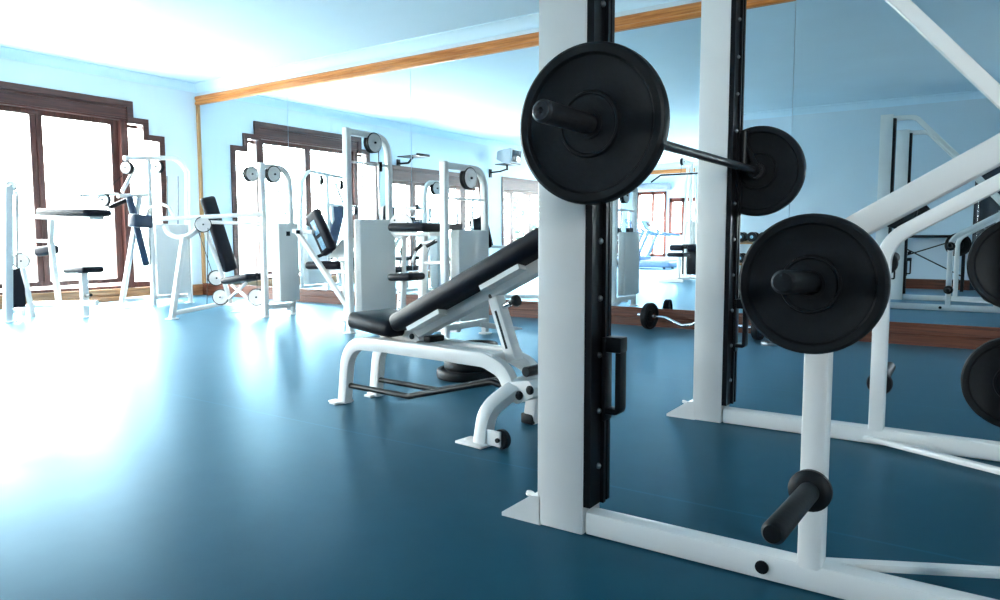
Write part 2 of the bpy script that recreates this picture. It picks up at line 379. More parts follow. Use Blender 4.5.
# ---------------------------------------------------------------- windows
XW = -W
def fr_box(bm, y0, y1, z0, z1, x0=-0.16, x1=-0.10): box(bm, XW+x0, XW+x1, y0, y1, z0, z1)
def stepped_window(name):
    t = thing(name, (XW, Y1, 0), 'wide dark wooden window with stepped upper corners beside the machines', 'window', kind='structure')
    c = new(); cw = 0.085; x0, x1 = XW-0.02, XW+0.028
    def strip(y0, y1, z0, z1): box(c, x0, x1, min(y0, y1), max(y0, y1), z0, z1)
    strip(Y1-1.22, Y1+1.22, 2.79-cw, 2.79)
    for s in (-1, 1):
        strip(Y1+s*(1.22-cw), Y1+s*1.22, 2.57-cw, 2.79-cw); strip(Y1+s*1.22, Y1+s*1.44, 2.57-cw, 2.57)
        strip(Y1+s*(1.44-cw), Y1+s*1.44, 2.355-cw, 2.57-cw); strip(Y1+s*1.44, Y1+s*1.675, 2.355-cw, 2.355)
        strip(Y1+s*(1.675-cw), Y1+s*1.675, SILL, 2.355-cw)
    obj('casing', c, 'wood_darkY', t)
    h = new(); box(h, XW-0.12, XW-0.005, Y1-1.135, Y1+1.135, 2.52, 2.705); box(h, XW-0.12, XW+0.012, Y1-1.135, Y1+1.135, 2.545, 2.565); box(h, XW-0.12, XW+0.010, Y1-1.135, Y1+1.135, 2.672, 2.69)
    obj('shutter_box', h, 'wood_darkY', t)
    f = new()
    fr_box(f, Y1-1.055, Y1+1.055, 2.455, 2.52)
    for s in (-1, 1):
        a, b = sorted((Y1+s*1.055, Y1+s*1.16)); fr_box(f, a, b, SILL, 2.52, -0.16, -0.02)      # main posts
        a, b = sorted((Y1+s*0.955, Y1+s*1.055)); fr_box(f, a, b, 0.30, 2.455)                  # leaf stiles
        a, b = sorted((Y1+s*0.0, Y1+s*0.072)); fr_box(f, a, b, 0.30, 2.455, -0.16, -0.09 if s > 0 else -0.11)
        a, b = sorted((Y1+s*1.16, Y1+s*1.59)); fr_box(f, a, b, SILL, 0.25)
        a, b = sorted((Y1+s*1.16, Y1+s*1.355)); fr_box(f, a, b, 2.44, 2.485)
    fr_box(f, Y1-1.055, Y1+1.055, 0.245, 0.31); fr_box(f, Y1-1.055, Y1+1.055, SILL, 0.21, -0.2, -0.03)
    obj('frame', f, 'wood_dark', t)
    for s, wd in ((-1, 'left'), (1, 'right')):
        g = new(); a, b = sorted((Y1+s*0.072, Y1+s*0.955)); box(g, XW-0.135, XW-0.130, a, b, 0.31, 2.455); obj('pane', g, 'glass', t)
        g = new(); a, b = sorted((Y1+s*1.16, Y1+s*1.355)); box(g, XW-0.135, XW-0.130, a, b, 0.25, 2.44)
        a, b = sorted((Y1+s*1.355, Y1+s*1.59)); box(g, XW-0.135, XW-0.130, a, b, 0.25, 2.27); obj('pane', g, 'glass', t)
    s_ = new(); box(s_, XW-0.22, XW+0.05, Y1-1.675, Y1+1.675, SILL-0.025, SILL); obj('sill', s_, 'wood_baseY', t)
stepped_window('window_1')
def plain_window(name, op, posts, head, label, m='wood_darkY', blind=False):
    y0, y1, z0, z1 = op; posts = sorted(posts)
    t = thing(name, (XW, (y0+y1)/2, 0), label, 'window', kind='structure')
    c = new(); x0, x1 = XW-0.02, XW+0.028; cw = 0.085
    box(c, x0, x1, y0, y1, z1-cw, z1); box(c, x0, x1, y0, y0+cw, z0, z1-cw); box(c, x0, x1, y1-cw, y1, z0, z1-cw)
    obj('casing', c, m, t)
    h = new(); box(h, XW-0.12, XW-0.004, y0+cw, y1-cw, head, z1-cw); obj('shutter_box', h, 'blind' if blind else m, t)
    f = new(); fr_box(f, y0+cw, y1-cw, z0, z0+0.12); fr_box(f, y0+cw, y1-cw, head-0.07, head)
    for a, b in posts: fr_box(f, a, b, z0+0.12, head-0.07, -0.16, -0.03)
    obj('frame', f, 'wood_dark', t)
    edges = [y0+cw] + [v for p in posts for v in p] + [y1-cw]
    for a, b in zip(edges[::2], edges[1::2]):
        if b-a < 0.05: continue
        g = new(); box(g, XW-0.135, XW-0.130, a, b, z0+0.12, head-0.07); obj('pane', g, 'glass', t)
    return t
plain_window('window_2', W2, [(-0.14, 0.06), (1.62, 1.80)], 2.05, 'dark wooden window seen in the mirror below the wall tray')
plain_window('window_3', W3, [(-2.16, -2.02), (-3.02, -2.90), (-3.9, -3.78)], 2.08, 'window right of the wall television in the mirror')
plain_window('window_4', W4, [(-6.4, -6.3), (-7.5, -7.4)], 2.08, 'furthest window of the window wall')
# far end wall windows
t = thing('window_5', ((BW[0]+BW[1])/2, YF, 0), 'tall white far window with a rolled blind above the treadmills', 'window', kind='structure')
f = new(); y0, y1 = YF-0.14, YF+0.02
for a, b in ((BW[0], BW[0]+0.09), (-9.22, -9.13), (BW[1]-0.09, BW[1])): box(f, a, b, y0, y1, BW[2], BW[3])
box(f, BW[0], BW[1], y0, y1, BW[2], BW[2]+0.09); box(f, BW[0], BW[1], y0, y1, BW[3]-0.09, BW[3])
obj('frame', f, 'wood_red', t)
g = new(); box(g, BW[0]+0.09, -9.22, YF-0.08, YF-0.075, BW[2]+0.09, BW[3]-0.09); obj('pane', g, 'glass', t)
g = new(); box(g, -9.13, BW[1]-0.09, YF-0.08, YF-0.075, BW[2]+0.09, BW[3]-0.09); obj('pane', g, 'glass', t)
t = thing('window_6', ((BR[0]+BR[1])/2, YF, 0), 'small red wooden far window behind the pulldown tower', 'window', kind='structure')
f = new()
for a, b in ((BR[0], BR[0]+0.10), (-8.21, -8.09), (BR[1]-0.10, BR[1])): box(f, a, b, YF-0.14, YF+0.03, BR[2], BR[3])
box(f, BR[0], BR[1], YF-0.14, YF+0.03, BR[2], BR[2]+0.09); box(f, BR[0], BR[1], YF-0.14, YF+0.03, BR[3]-0.13, BR[3])
obj('frame', f, 'wood_red', t)
g = new(); box(g, BR[0]+0.1, BR[1]-0.1, YF-0.08, YF-0.075, BR[2]+0.09, BR[3]-0.13); obj('pane', g, 'glass', t)
b_ = new(); cyl(b_, (-9.85, YF+0.13, 2.49), (-8.62, YF+0.13, 2.49), 0.12, 24)
rb = thing('roller_blind', (-9.24, YF+0.13, 2.37), 'rolled up grey roller blind over the far window', 'blind')
obj('roll', b_, 'blind', rb)
for xx in (-9.88, -8.62):
    b_ = new(); box(b_, xx, xx+0.03, YF, YF+0.2, 2.38, 2.60); obj('bracket', b_, 'tv', rb)
t = thing('fill_window_10', ((W10[0]+W10[1])/2, YF, 0), 'added unseen window for light at the recess end of the far wall', 'window', kind='structure'); f = new()
for a, b in ((W10[0], W10[0]+0.09), (-6.07, -5.97), (W10[1]-0.09, W10[1])): box(f, a, b, YF-0.14, YF+0.02, W10[2], W10[3])
box(f, W10[0], W10[1], YF-0.14, YF+0.02, W10[2], W10[2]+0.09); box(f, W10[0], W10[1], YF-0.14, YF+0.02, W10[3]-0.09, W10[3]); obj('frame', f, 'wood_dark', t)
for a, b in ((W10[0]+0.09, -6.07), (-5.97, W10[1]-0.09)):
    g = new(); box(g, a, b, YF-0.08, YF-0.075, W10[2]+0.09, W10[3]-0.09); obj('pane', g, 'glass', t)
t = thing('fill_window_7', ((W7[0]+W7[1])/2, YB, 0), 'added unseen wooden window behind the photographer, lighting the rack', 'window', kind='structure')
f = new()
for a, b in ((W7[0], W7[0]+0.09), (2.40, 2.50), (W7[1]-0.09, W7[1])): box(f, a, b, YB-0.14, YB+0.02, W7[2], W7[3])
box(f, W7[0], W7[1], YB-0.14, YB+0.02, W7[2], W7[2]+0.09); box(f, W7[0], W7[1], YB-0.14, YB+0.02, W7[3]-0.09, W7[3])
obj('frame', f, 'wood_dark', t)
for a, b in ((W7[0]+0.09, 2.40), (2.50, W7[1]-0.09)):
    g = new(); box(g, a, b, YB-0.08, YB-0.075, W7[2]+0.09, W7[3]-0.09); obj('pane', g, 'glass', t)
for nm, op, lb in (('fill_window_8', W8, 'added unseen window for light in the recess nearer the far wall'), ('fill_window_9', W9, 'added unseen window for light in the recess nearer the dumbbell rack')):
    t = thing(nm, (XB, (op[0]+op[1])/2, 0), lb, 'window', kind='structure'); f = new(); ym = (op[0]+op[1])/2
    for a, b in ((op[0], op[0]+0.09), (ym-0.05, ym+0.05), (op[1]-0.09, op[1])): box(f, XB-0.02, XB+0.14, a, b, op[2], op[3])
    box(f, XB-0.02, XB+0.14, op[0], op[1], op[2], op[2]+0.09); box(f, XB-0.02, XB+0.14, op[0], op[1], op[3]-0.09, op[3])
    obj('frame', f, 'wood_dark', t)
    for a, b in ((op[0]+0.09, ym-0.05), (ym+0.05, op[1]-0.09)):
        g = new(); box(g, XB+0.08, XB+0.085, a, b, op[2]+0.09, op[3]-0.09); obj('pane', g, 'glass', t)
# dark door in the back wall
t = thing('door_1', ((DX0+DX1)/2, YB, 0), 'dark door in the back wall seen in the mirror', 'door', kind='structure')
f = new(); box(f, DX0+0.001, DX1-0.001, YB-0.10, YB-0.03, 0.001, DZ-0.001); box(f, DX0+0.12, DX1-0.12, YB-0.03, YB-0.02, 0.2, 0.95); box(f, DX0+0.12, DX1-0.12, YB-0.03, YB-0.02, 1.1, 1.95)
obj('leaf', f, 'door', t)
f = new()
box(f, DX0-0.06, DX0, YB-0.02, YB+0.02, 0, DZ+0.06); box(f, DX1, DX1+0.06, YB-0.02, YB+0.02, 0, DZ+0.06); box(f, DX0, DX1, YB-0.02, YB+0.02, DZ, DZ+0.06)
obj('casing', f, 'door', t)
f = new(); cyl(f, (DX0+0.1, YB-0.03, 1.0), (DX0+0.1, YB+0.03, 1.0), 0.01, 10); cyl(f, (DX0+0.1, YB+0.03, 1.0), (DX0+0.22, YB+0.03, 1.0), 0.009, 10); obj('handle', f, 'steel', t)

# ================================================================== WEIGHT PLATES
def plate_mesh(bm, mtx, R, T, hole=0.026, lip=0.13):
    """axis = local z, front face at +T/2"""
    h = T/2; rr = R*(1-lip)
    front = [(hole, h*0.92), (hole+0.012, h*0.95), (R*0.17, h*0.93), (R*0.19, h*0.66), (R*0.36, h*0.64), (R*0.375, h*0.82), (R*0.40, h*0.82), (R*0.42, h*0.42), (rr*0.90, h*0.42), (rr*0.94, h*0.55), (rr*0.965, h*0.55), (rr*0.985, h*0.80), (rr*1.0, h*0.93), (R*0.955, h*1.0), (R*0.99, h*0.78), (R, h*0.4)]
    prof = [(r, z) for r, z in front] + [(r, -z) for r, z in reversed(front)] + [(hole, h*0.92)]
    lathe(bm, prof, mtx, 64)
def make_plate(centre, axis, R, T, label, group, name='weight_plate', m='rubber'):
    bm = new(); plate_mesh(bm, frame_mtx(centre, axis), R, T)
    o = solo(name, bm, m, Vector(centre), label, 'weight plate', group)
    r = new()      # steel ring insert round the bore
    ax = Vector(axis).normalized()
    lathe(r, [(0.0255, -T*0.47), (0.034, -T*0.47), (0.034, T*0.49), (0.0255, T*0.49), (0.0255, -T*0.47)], frame_mtx(centre, axis), 32)
    obj('bore_ring', r, 'iron', o)
    return o

# ================================================================== SMITH MACHINE (nearest rack)
AX = (0, -1, 0)
sm = thing('smith_machine', (-1.03, 1.9, 0), 'white smith machine with tall posts and black guide rails at right', 'exercise rack')
XO, ZT = -1.105, 2.335
frames = [(1.83, 0.0), (3.335, -0.045)]     # y of each side frame, x offset
PD = 0.135
for k, (Y, dx) in enumerate(frames):
    x0 = XO+dx; PW = 0.166 if k == 0 else 0.148; PD = 0.118 if k == 0 else 0.135
    # upright post
    b = new(); m_ = Matrix.Translation((x0+PW/2-0.012, Y+PD/2, ZT/2)); rbox(b, (PW-0.01, PD, ZT), m_, 0.008, 2)
    obj('post', b, 'white', sm)
    # black guide rail in the inner side
    b = new(); xg = x0+PW-0.018
    box(b, xg, xg+0.022, Y+0.006, Y+PD+0.001, 0.085, ZT-0.05)
    box(b, xg+0.022, xg+0.034, Y+0.070, Y+0.084, 0.085, ZT-0.05); box(b, xg+0.022, xg+0.030, Y+PD-0.016, Y+PD+0.001, 0.085, ZT-0.05)
    gr = obj('guide_rail', b, 'iron', sm)
    b = new()
    z = 0.20
    while z < ZT-0.1:
        for yy in (Y+0.055,): lathe(b, [(0.0, 0.0), (0.009, 0.0), (0.009, 0.004), (0.006, 0.008), (0, 0.009)], frame_mtx((xg+0.022, yy, z), (1, 0, 0)), 12)
        z += 0.165
    obj('rail_bolts', b, 'steel', gr)['kind'] = 'stuff'
    # gusset foot behind the post
    b = new(); fy0, fy1 = Y+0.0, Y+0.11
    prism(b, [(x0+0.005, fy0, 0), (x0-0.135, fy0, 0), (x0-0.135, fy0, 0.012), (x0-0.03, fy0, 0.085), (x0+0.005, fy0, 0.09)], 0, (0, fy1-fy0, 0))
    lathe(b, [(0, 0), (0.014, 0), (0.014, 0.008), (0, 0.01)], frame_mtx((x0-0.065, Y+0.055, 0.065), (0.35, 0, 1)), 12)
    obj('foot', b, 'white', sm)
    # floor rail
    b = new(); yr = Y+0.038
    sweep(b, [(x0+PW-0.01, yr, 0.037), (0.42, yr, 0.037)], 0.072, 0.062, nrm=(0, 0, 1), rc=0.014)
    obj('floor_rail', b, 'white', sm)
    b = new(); sd = -1 if k == 0 else 1
    lathe(b, [(0, 0), (0.017, 0), (0.017, 0.004), (0.012, 0.006), (0, 0.006)], frame_mtx((-0.448, yr+sd*0.031, 0.037), (0, sd, 0)), 20)
    obj('rail_plug', b, 'iron', sm)
    # bent storage upright that sweeps up to the rear brace
    xu = XO+0.767+dx*0.8
    b = new()
    sweep(b, [(xu, yr, 0.06), (xu, yr, 0.85), (xu+0.56, yr, 1.185)], 0.062, 0.058, rad=0.16, nrm=(0, 1, 0), rc=0.010, bend=10)
    obj('storage_upright', b, 'white', sm)
    # sloping brace from the post head
    b = new()
    sweep(b, [(x0+PW*0.5, yr, ZT-0.04), (x0+0.36, yr, ZT-0.045), (x0+0.80, yr, 1.80), (x0+1.31, yr, 1.20)], 0.058, 0.056, rad=[0.12, 0.4], nrm=(0, 1, 0), rc=0.010, bend=8)
    obj('rear_brace', b, 'white', sm)
    # storage horns on the outer side
    def horn(x, z, L=0.36, tz=0.0, label=None):
        b = new(); y0 = yr+sd*0.031
        d = Vector((0, sd, tz)).normalized(); o0 = Vector((x, y0, z))
        lathe(b, [(0, 0), (0.046, 0), (0.050, 0.008), (0.050, 0.022), (0.040, 0.032), (0.0245, 0.034), (0.0245, L-0.012), (0.018, L), (0, L+0.001)], frame_mtx(o0, d), 32)
        return obj('storage_horn', b, 'rubber', sm)
    horn(xu, 0.765 if k == 0 else 0.76, tz=0.05); horn(xu, 0.262 if k == 0 else 0.25, L=0.38, tz=0.05)
    xr = 0.10
    b = new(); sweep(b, [(xr, yr, 0.06), (xr, yr, 0.885+(xr-xu)*0.595)], 0.062, 0.058, nrm=(0, 1, 0), rc=0.010); obj('storage_upright', b, 'white', sm)
    horn(xr, 0.765, 0.24); horn(xr, 0.295, 0.24)
    # safety stop with a grip loop, on the guide rail
    b = new(); yc = Y+0.080; xs = xg+0.034
    zb, zt = (0.345, 0.572)
    sweep(b, [(xs, yc, zt-0.02), (xs+0.046, yc, zt-0.02), (xs+0.046, yc, zb+0.02), (xs, yc, zb+0.02)], 0.045, 0.018, rad=0.012, nrm=(0, 1, 0), rc=0.005)
    rbox(b, (0.012, 0.05, zt-zb+0.02), Matrix.Translation((xs+0.002, yc, (zb+zt)/2)), 0.004)
    rbox(b, (0.05, 0.05, 0.045), Matrix.Translation((xs+0.032, yc-0.002, zt-0.010)), 0.005)
    obj('safety_stop', b, 'iron', sm)
    # hook carriage that holds the bar
    b = new(); yk = Y+0.10; xb = -0.862+(-0.042 if k else 0)
    cyl(b, (xg+0.045, yk, 1.18), (xg+0.045, yk, 1.36), 0.022, 16)
    sweep(b, [(xg+0.03, yk, 1.34), (xg+0.045, yk, 1.31), (xb, yk, 1.175)], 0.03, 0.02, rad=0.02, nrm=(0, 1, 0), rc=0.004)
    obj('bar_hook', b, 'iron', sm)
# V of flat braces on the floor joining both frames behind
b = new(); sweep(b, [(-0.42, 1.93, 0.025), (0.95, 2.62, 0.025)], 0.022, 0.035, nrm=(0, 0, 1)); obj('floor_brace', b, 'white', sm)
b = new(); sweep(b, [(-0.50, 3.40, 0.025), (0.95, 2.70, 0.025)], 0.022, 0.035, nrm=(0, 0, 1)); obj('floor_brace', b, 'white', sm)
b = new(); sweep(b, [(0.34, 1.88, 0.11), (0.34, 3.37, 0.11)], 0.06, 0.06, nrm=(0, 0, 1)); obj('rear_tie', b, 'white', sm)

# bar resting in the hooks, a plate at each end
BA = Vector((-0.853, 1.37, 1.154)); BB = Vector((-0.935, 3.80, 1.180)); bd = (BB-BA).normalized()
def on_bar(y): return BA + bd*((y-BA.y)/bd.y)
bar = thing('barbell', (on_bar(2.6).x, 2.6, on_bar(2.6).z), 'long black steel barbell resting between the two smith machine posts', 'barbell')
b = new(); cyl(b, on_bar(1.75), on_bar(3.42), 0.0160, 20); obj('shaft', b, 'barsteel', bar)
for ya, yb_ in ((1.72, 1.42), (3.45, 3.76)):
    b = new(); a_, b2 = on_bar(ya), on_bar(yb_); L = (b2-a_).length
    lathe(b, [(0, 0), (0.036, 0), (0.038, 0.004), (0.038, 0.02), (0.0265, 0.022), (0.0265, L-0.008), (0.020, L), (0.008, L+0.001), (0.006, L-0.004), (0, L-0.004)], frame_mtx(a_, b2-a_), 32)
    obj('sleeve', b, 'barsteel', bar)
for ya in (1.79, 3.40):
    b = new(); lathe(b, [(0.015, -0.012), (0.030, -0.012), (0.030, 0.012), (0.015, 0.012), (0.015, -0.012)], frame_mtx(on_bar(ya), bd), 24); obj('collar', b, 'iron', bar)
make_plate(on_bar(1.685), -bd, 0.203, 0.048, 'large black rubber plate on the near end of the barbell', 'plates on the barbell')
make_plate(on_bar(3.505), bd, 0.208, 0.048, 'large black rubber plate on the far end of the barbell', 'plates on the barbell')
# stored plates
make_plate((-0.336, 1.74, 0.765), AX, 0.158, 0.045, 'black plate on the near upper storage horn, above an empty horn', 'stored plates')
make_plate((0.10, 3.47, 0.765), (0, 1, 0), 0.187, 0.045, 'upper black plate at right edge of the photo on far frame', 'stored plates')
make_plate((0.10, 3.47, 0.295), (0, 1, 0), 0.187, 0.045, 'lower black plate at right edge of the photo on far frame', 'stored plates')

# ================================================================== INCLINE BENCH
bo = Vector((-2.795, 2.765, 0)); brz = math.atan2(-0.115, 0.9934)
bench = thing('incline_bench', bo, 'white adjustable incline bench with black vinyl seat and raised back pad', 'exercise bench', rz=brz)
def bobj(name, b, m, parent=None): return obj(name, b, m, parent or bench, world=False)
for sy in (-1, 1):
    b = new(); y0 = sy*0.105; y1 = sy*0.085
    sweep(b, [(0.0, y0, 0.008), (0.045, y0, 0.328), (0.30, y0*0.98, 0.338), (0.99, y1, 0.338), (1.10, y1, 0.30), (1.155, y1, 0.20)], 0.048, 0.066, rad=[0.15, 0.05, 0.16, 0.10], nrm=(0, 1, 0), rc=0.006, bend=8)
    bobj('side_rail', b, 'white')
    b = new(); rbox(b, (0.055, 0.12, 0.012), Matrix.Translation((-0.015, sy*0.115, 0.006)), 0.003); rbox(b, (0.10, 0.05, 0.010), Matrix.Translation((-0.03, sy*0.13, 0.006)), 0.003)
    bobj('foot_plate', b, 'white')
# front leg: arched tube across the bench with wheels
b = new()
sweep(b, [(1.085, -0.215, 0.01), (1.10, -0.20, 0.15), (1.165, -0.10, 0.235), (1.185, 0.0, 0.25), (1.155, 0.10, 0.235), (1.05, 0.19, 0.15), (1.01, 0.215, 0.01)], 0.07, 0.062, rad=[0.12, 0.15, 0.2, 0.15, 0.12], nrm=(0.95, 0, -0.3), rc=0.014, bend=6)
bobj('front_leg', b, 'white')
b = new(); prism(b, [(1.10, -0.115, 0.19), (1.19, -0.115, 0.175), (1.275, -0.115, 0.215), (1.285, -0.115, 0.255), (1.25, -0.115, 0.28), (1.14, -0.115, 0.26)], 0, (0, 0.23, 0))
bobj('front_bracket', b, 'white')
for x, z in ((1.205, 0.213), (1.262, 0.243)):
    b = new(); cyl(b, (x, -0.128, z), (x, 0.128, z), 0.013, 18); lathe(b, [(0, 0), (0.019, 0), (0.019, 0.006), (0.012, 0.01), (0, 0.01)], frame_mtx((x, -0.115, z), (0, -1, 0)), 20); bobj('bolt', b, 'iron')
b = new(); cyl(b, (1.20, -0.07, 0.305), (1.20, 0.07, 0.305), 0.022, 18); bobj('pivot_roller', b, 'iron')
b = new(); rbox(b, (0.07, 0.085, 0.05), Matrix.Translation((1.01, 0.215, 0.025)), 0.008); bobj('rubber_foot', b, 'rubber')
for sy in (-1,):
    b = new(); rbox(b, (0.15, 0.10, 0.012), Matrix.Translation((1.055, sy*0.225, 0.008)), 0.004); lathe(b, [(0, 0), (0.011, 0), (0.009, 0.006), (0, 0.007)], frame_mtx((1.01, sy*0.235, 0.014), (0, 0, 1)), 12)
    bobj('foot_plate', b, 'white')
    b = new(); rbox(b, (0.10, 0.012, 0.065), Matrix.Translation((1.145, sy*0.225, 0.045)), 0.004); bobj('wheel_bracket', b, 'white')
    b = new(); yw = sy*0.205; lathe(b, [(0.008, -0.016), (0.034, -0.016), (0.041, -0.009), (0.041, 0.009), (0.034, 0.016), (0.008, 0.016), (0.008, -0.016)], frame_mtx((1.185, yw, 0.042), (0, 1, 0)), 28)
    cyl(b, (1.185, sy*0.19, 0.042), (1.185, sy*0.24, 0.042), 0.010, 12)
    bobj('wheel', b, 'rubber')
# black foot-rest bars low between the legs
for sy in (-1, 1):
    b = new(); sweep(b, [(0.02, sy*0.10, 0.098), (0.50, sy*0.10, 0.105), (1.00, sy*0.055, 0.235), (1.12, sy*0.055, 0.215)], 0.0145, rad=0.04, nrm=(0, 1, 0)); bobj('lower_bar', b, 'iron')
b = new(); sweep(b, [(0.50, -0.10, 0.105), (0.50, 0.10, 0.105)], 0.0145); bobj('lower_crossbar', b, 'iron')
b = new(); rbox(b, (0.05, 0.20, 0.05), Matrix.Translation((0.28, 0, 0.345)), 0.008); rbox(b, (0.05, 0.20, 0.05), Matrix.Translation((1.02, 0, 0.345)), 0.008); rbox(b, (0.85, 0.035, 0.03), Matrix.Translation((0.62, 0, 0.345)), 0.006)
bobj('crosspiece', b, 'white')
# seat
b = new(); pad(b, (0.075, 0, 0.452), (0.415, 0, 0.424), 0.30, 0.088, (0, 1, 0), 0.034); bobj('seat', b, 'vinyl')
b = new(); prism(b, [(0.13, -0.035, 0.425), (0.36, -0.035, 0.405), (0.40, -0.035, 0.36), (0.22, -0.035, 0.36)], 0, (0, 0.07, 0))
lathe(b, [(0, 0), (0.016, 0), (0.016, 0.006), (0, 0.008)], frame_mtx((0.24, -0.035, 0.39), (0, -1, 0)), 16); bobj('seat_bracket', b, 'white')
# back pad and its rail
bs = Vector((0.395, 0, 0.448)); be = Vector((1.46, 0, 0.938)); ub = (be-bs).normalized(); nb = Vector((-ub.z, 0, ub.x))
b = new(); pad(b, bs, be, 0.285, 0.094, (0, 1, 0), 0.038); bobj('backrest', b, 'vinyl')
b = new(); q0 = bs - nb*0.074 + ub*0.0; sweep(b, [q0, q0 + ub*1.06], 0.075, 0.055, nrm=(0, 1, 0), rc=0.010)
bobj('back_rail', b, 'white')
for t0 in (0.10, 0.62):
    for sy in (-1, 1):
        b = new(); c = bs + ub*t0 - nb*0.048; y1_, y2_ = sorted((sy*0.030, sy*0.128))
        a_ = [c + Vector((0, y1_, 0)), c + ub*0.21 + Vector((0, y1_, 0)), c + ub*0.24 + Vector((0, y2_, 0)), c + ub*0.02 + Vector((0, y2_, 0))]
        if sy < 0: a_ = [c + Vector((0, -0.03, 0)), c + ub*0.21 + Vector((0, -0.03, 0)), c + ub*0.24 + Vector((0, -0.118, 0)), c + ub*0.0 + Vector((0, -0.118, 0))]
        else: a_ = [c + Vector((0, 0.03, 0)), c + ub*0.21 + Vector((0, 0.03, 0)), c + ub*0.24 + Vector((0, 0.135, 0)), c + ub*0.0 + Vector((0, 0.135, 0))]
        prism(b, a_, 0, -nb*0.022); bobj('pad_bracket', b, 'white')
b = new(); prism(b, [(0.37, -0.045, 0.40), (0.45, -0.045, 0.43), (0.52, -0.045, 0.375), (0.44, -0.045, 0.345)], 0, (0, 0.09, 0)); bobj('hinge_bracket', b, 'white')
b = new(); rbox(b, (0.05, 0.10, 0.03), frame_mtx((0.575, 0, 0.385), (0, 0, 1)), 0.008); cyl(b, (0.47, -0.055, 0.39), (0.47, 0.055, 0.39), 0.014, 14); bobj('rubber_stop', b, 'rubber')
# telescopic support strut
b = new(); st0 = Vector((1.085, 0, 0.33)); st1 = Vector((0.955, 0, 0.655)); us = (st1-st0).normalized(); ns = Vector((us.z, 0, -us.x))
sweep(b, [st0, st0 + us*0.30], 0.06, 0.056, nrm=(0, 1, 0), rc=0.008); stt = bobj('support_strut', b, 'white')
b = new(); sweep(b, [st0 + us*0.06 + Vector((0, -0.0305, 0)), st0 + us*0.235 + Vector((0, -0.0305, 0))], 0.003, 0.012, nrm=(0, 1, 0)); bobj('slot', b, 'iron', stt)
b = new(); sweep(b, [st0 + us*0.22, st1 + us*0.03], 0.044, 0.042, nrm=(0, 1, 0), rc=0.006); rbox(b, (0.10, 0.075, 0.06), frame_mtx(st1 + us*0.0, us, (1, 0, 0)), 0.008); bobj('inner_strut', b, 'white')
b = new(); kz = st0 + us*0.245; cyl(b, kz + Vector((0, -0.032, 0)) + us*0.06, kz + Vector((0, -0.038, 0)) + us*0.06, 0.010, 14); bobj('bolt', b, 'iron')
k_ = new(); cyl(k_, kz + ns*0.025, kz + ns*0.07, 0.014, 16); bobj('knob_collar', k_, 'chrome')
k_ = new(); lathe(k_, [(0, 0), (0.009, 0), (0.009, 0.02), (0.024, 0.024), (0.027, 0.034), (0.024, 0.046), (0, 0.05)], frame_mtx(kz + ns*0.07, ns), 24); bobj('adjusting_knob', k_, 'iron')

# plates lying on the floor behind the bench
c0 = FL(467, 377); zz = 0.0
for i, (R_, T_, dx, dy, lab) in enumerate(((0.190, 0.058, 0, 0, 'bottom black plate of the stack on the floor behind the bench'), (0.172, 0.058, 0.02, 0.02, 'second plate from the bottom of the floor stack'),
        (0.158, 0.055, 0.05, 0.0, 'third plate of the floor stack behind the bench'), (0.128, 0.052, 0.075, 0.01, 'small top plate of the stack on the floor behind bench'))):
    make_plate((c0.x+dx, c0.y+dy, zz+T_/2), (0, 0, 1), R_, T_, lab, 'plates stacked on the floor'); zz += T_
# EZ curl bar on the floor by the skirting board
e0 = Vector((-2.68, 6.47, 0.127)); e1 = Vector((-1.62, 6.29, 0.100)); eu = (e1-e0).normalized(); ev = Vector((0, 0, 1))
def ep(t, h): return e0 + (e1-e0)*t + ev*h
ez = thing('curl_bar', (e0+e1)/2, 'wavy chrome curl bar lying on the floor by the skirting board', 'curl bar')
b = new(); sweep(b, [ep(-0.12, 0), ep(0.16, 0.0), ep(0.32, -0.055), ep(0.42, -0.035), ep(0.5, 0.02), ep(0.58, -0.035), ep(0.68, -0.055), ep(0.84, 0), ep(1.12, 0)], 0.0135, rad=0.04); obj('shaft', b, 'chrome', ez)
for t_, s_ in ((0.03, 1), (0.97, -1)):
    b = new(); lathe(b, [(0.013, -0.014), (0.026, -0.014), (0.026, 0.014), (0.013, 0.014), (0.013, -0.014)], frame_mtx(ep(t_, 0), eu), 20); obj('collar', b, 'chrome', ez)
make_plate(ep(0.0, 0), eu, 0.127, 0.055, 'black plate on the left end of the curl bar', 'curl bar plates')
make_plate(ep(1.0, 0), eu, 0.100, 0.055, 'black plate on the right end of the curl bar', 'curl bar plates')
c_ = FL(769, 345); make_plate((c_.x, c_.y, 0.0125), (0, 0, 1), 0.062, 0.025, 'small shiny metal plate lying flat by the skirting board', 'plates near the skirting board', m='steel')

# ================================================================== WEIGHT MACHINES
def pulley(root, c, axis, R=0.085, T=0.055, name='pulley', m='white'):
    f = frame_mtx(c, axis); b = new(); h = T/2
    prof = [(0, h*1.0), (0.012, h*1.0), (R*0.30, h*0.9), (R*0.34, h*0.7), (R*0.80, h*0.7), (R*0.88, h), (R*0.95, h), (R*0.95, h*0.6)]
    lathe(b, prof + [(r, -z) for r, z in reversed(prof)], f, 36)
    p = obj(name, b, m, root)
    b = new(); lathe(b, [(R*0.90, -h*1.02), (R*1.07, -h*1.02), (R*1.07, -h*0.5), (R*0.99, 0), (R*1.07, h*0.5), (R*1.07, h*0.85), (R*0.955, h*0.85), (R*0.90, -h*1.02)], f, 36); obj('rim', b, 'rubber', p)
    b = new(); cyl(b, f @ Vector((0, 0, -h*1.6)), f @ Vector((0, 0, h*1.5)), R*0.12, 12); obj('axle', b, 'iron', p)
    return p
def cable(root, pts, r=0.004):
    b = new(); sweep(b, pts, r, n=8, bend=3); return obj('cable', b, 'iron', root)
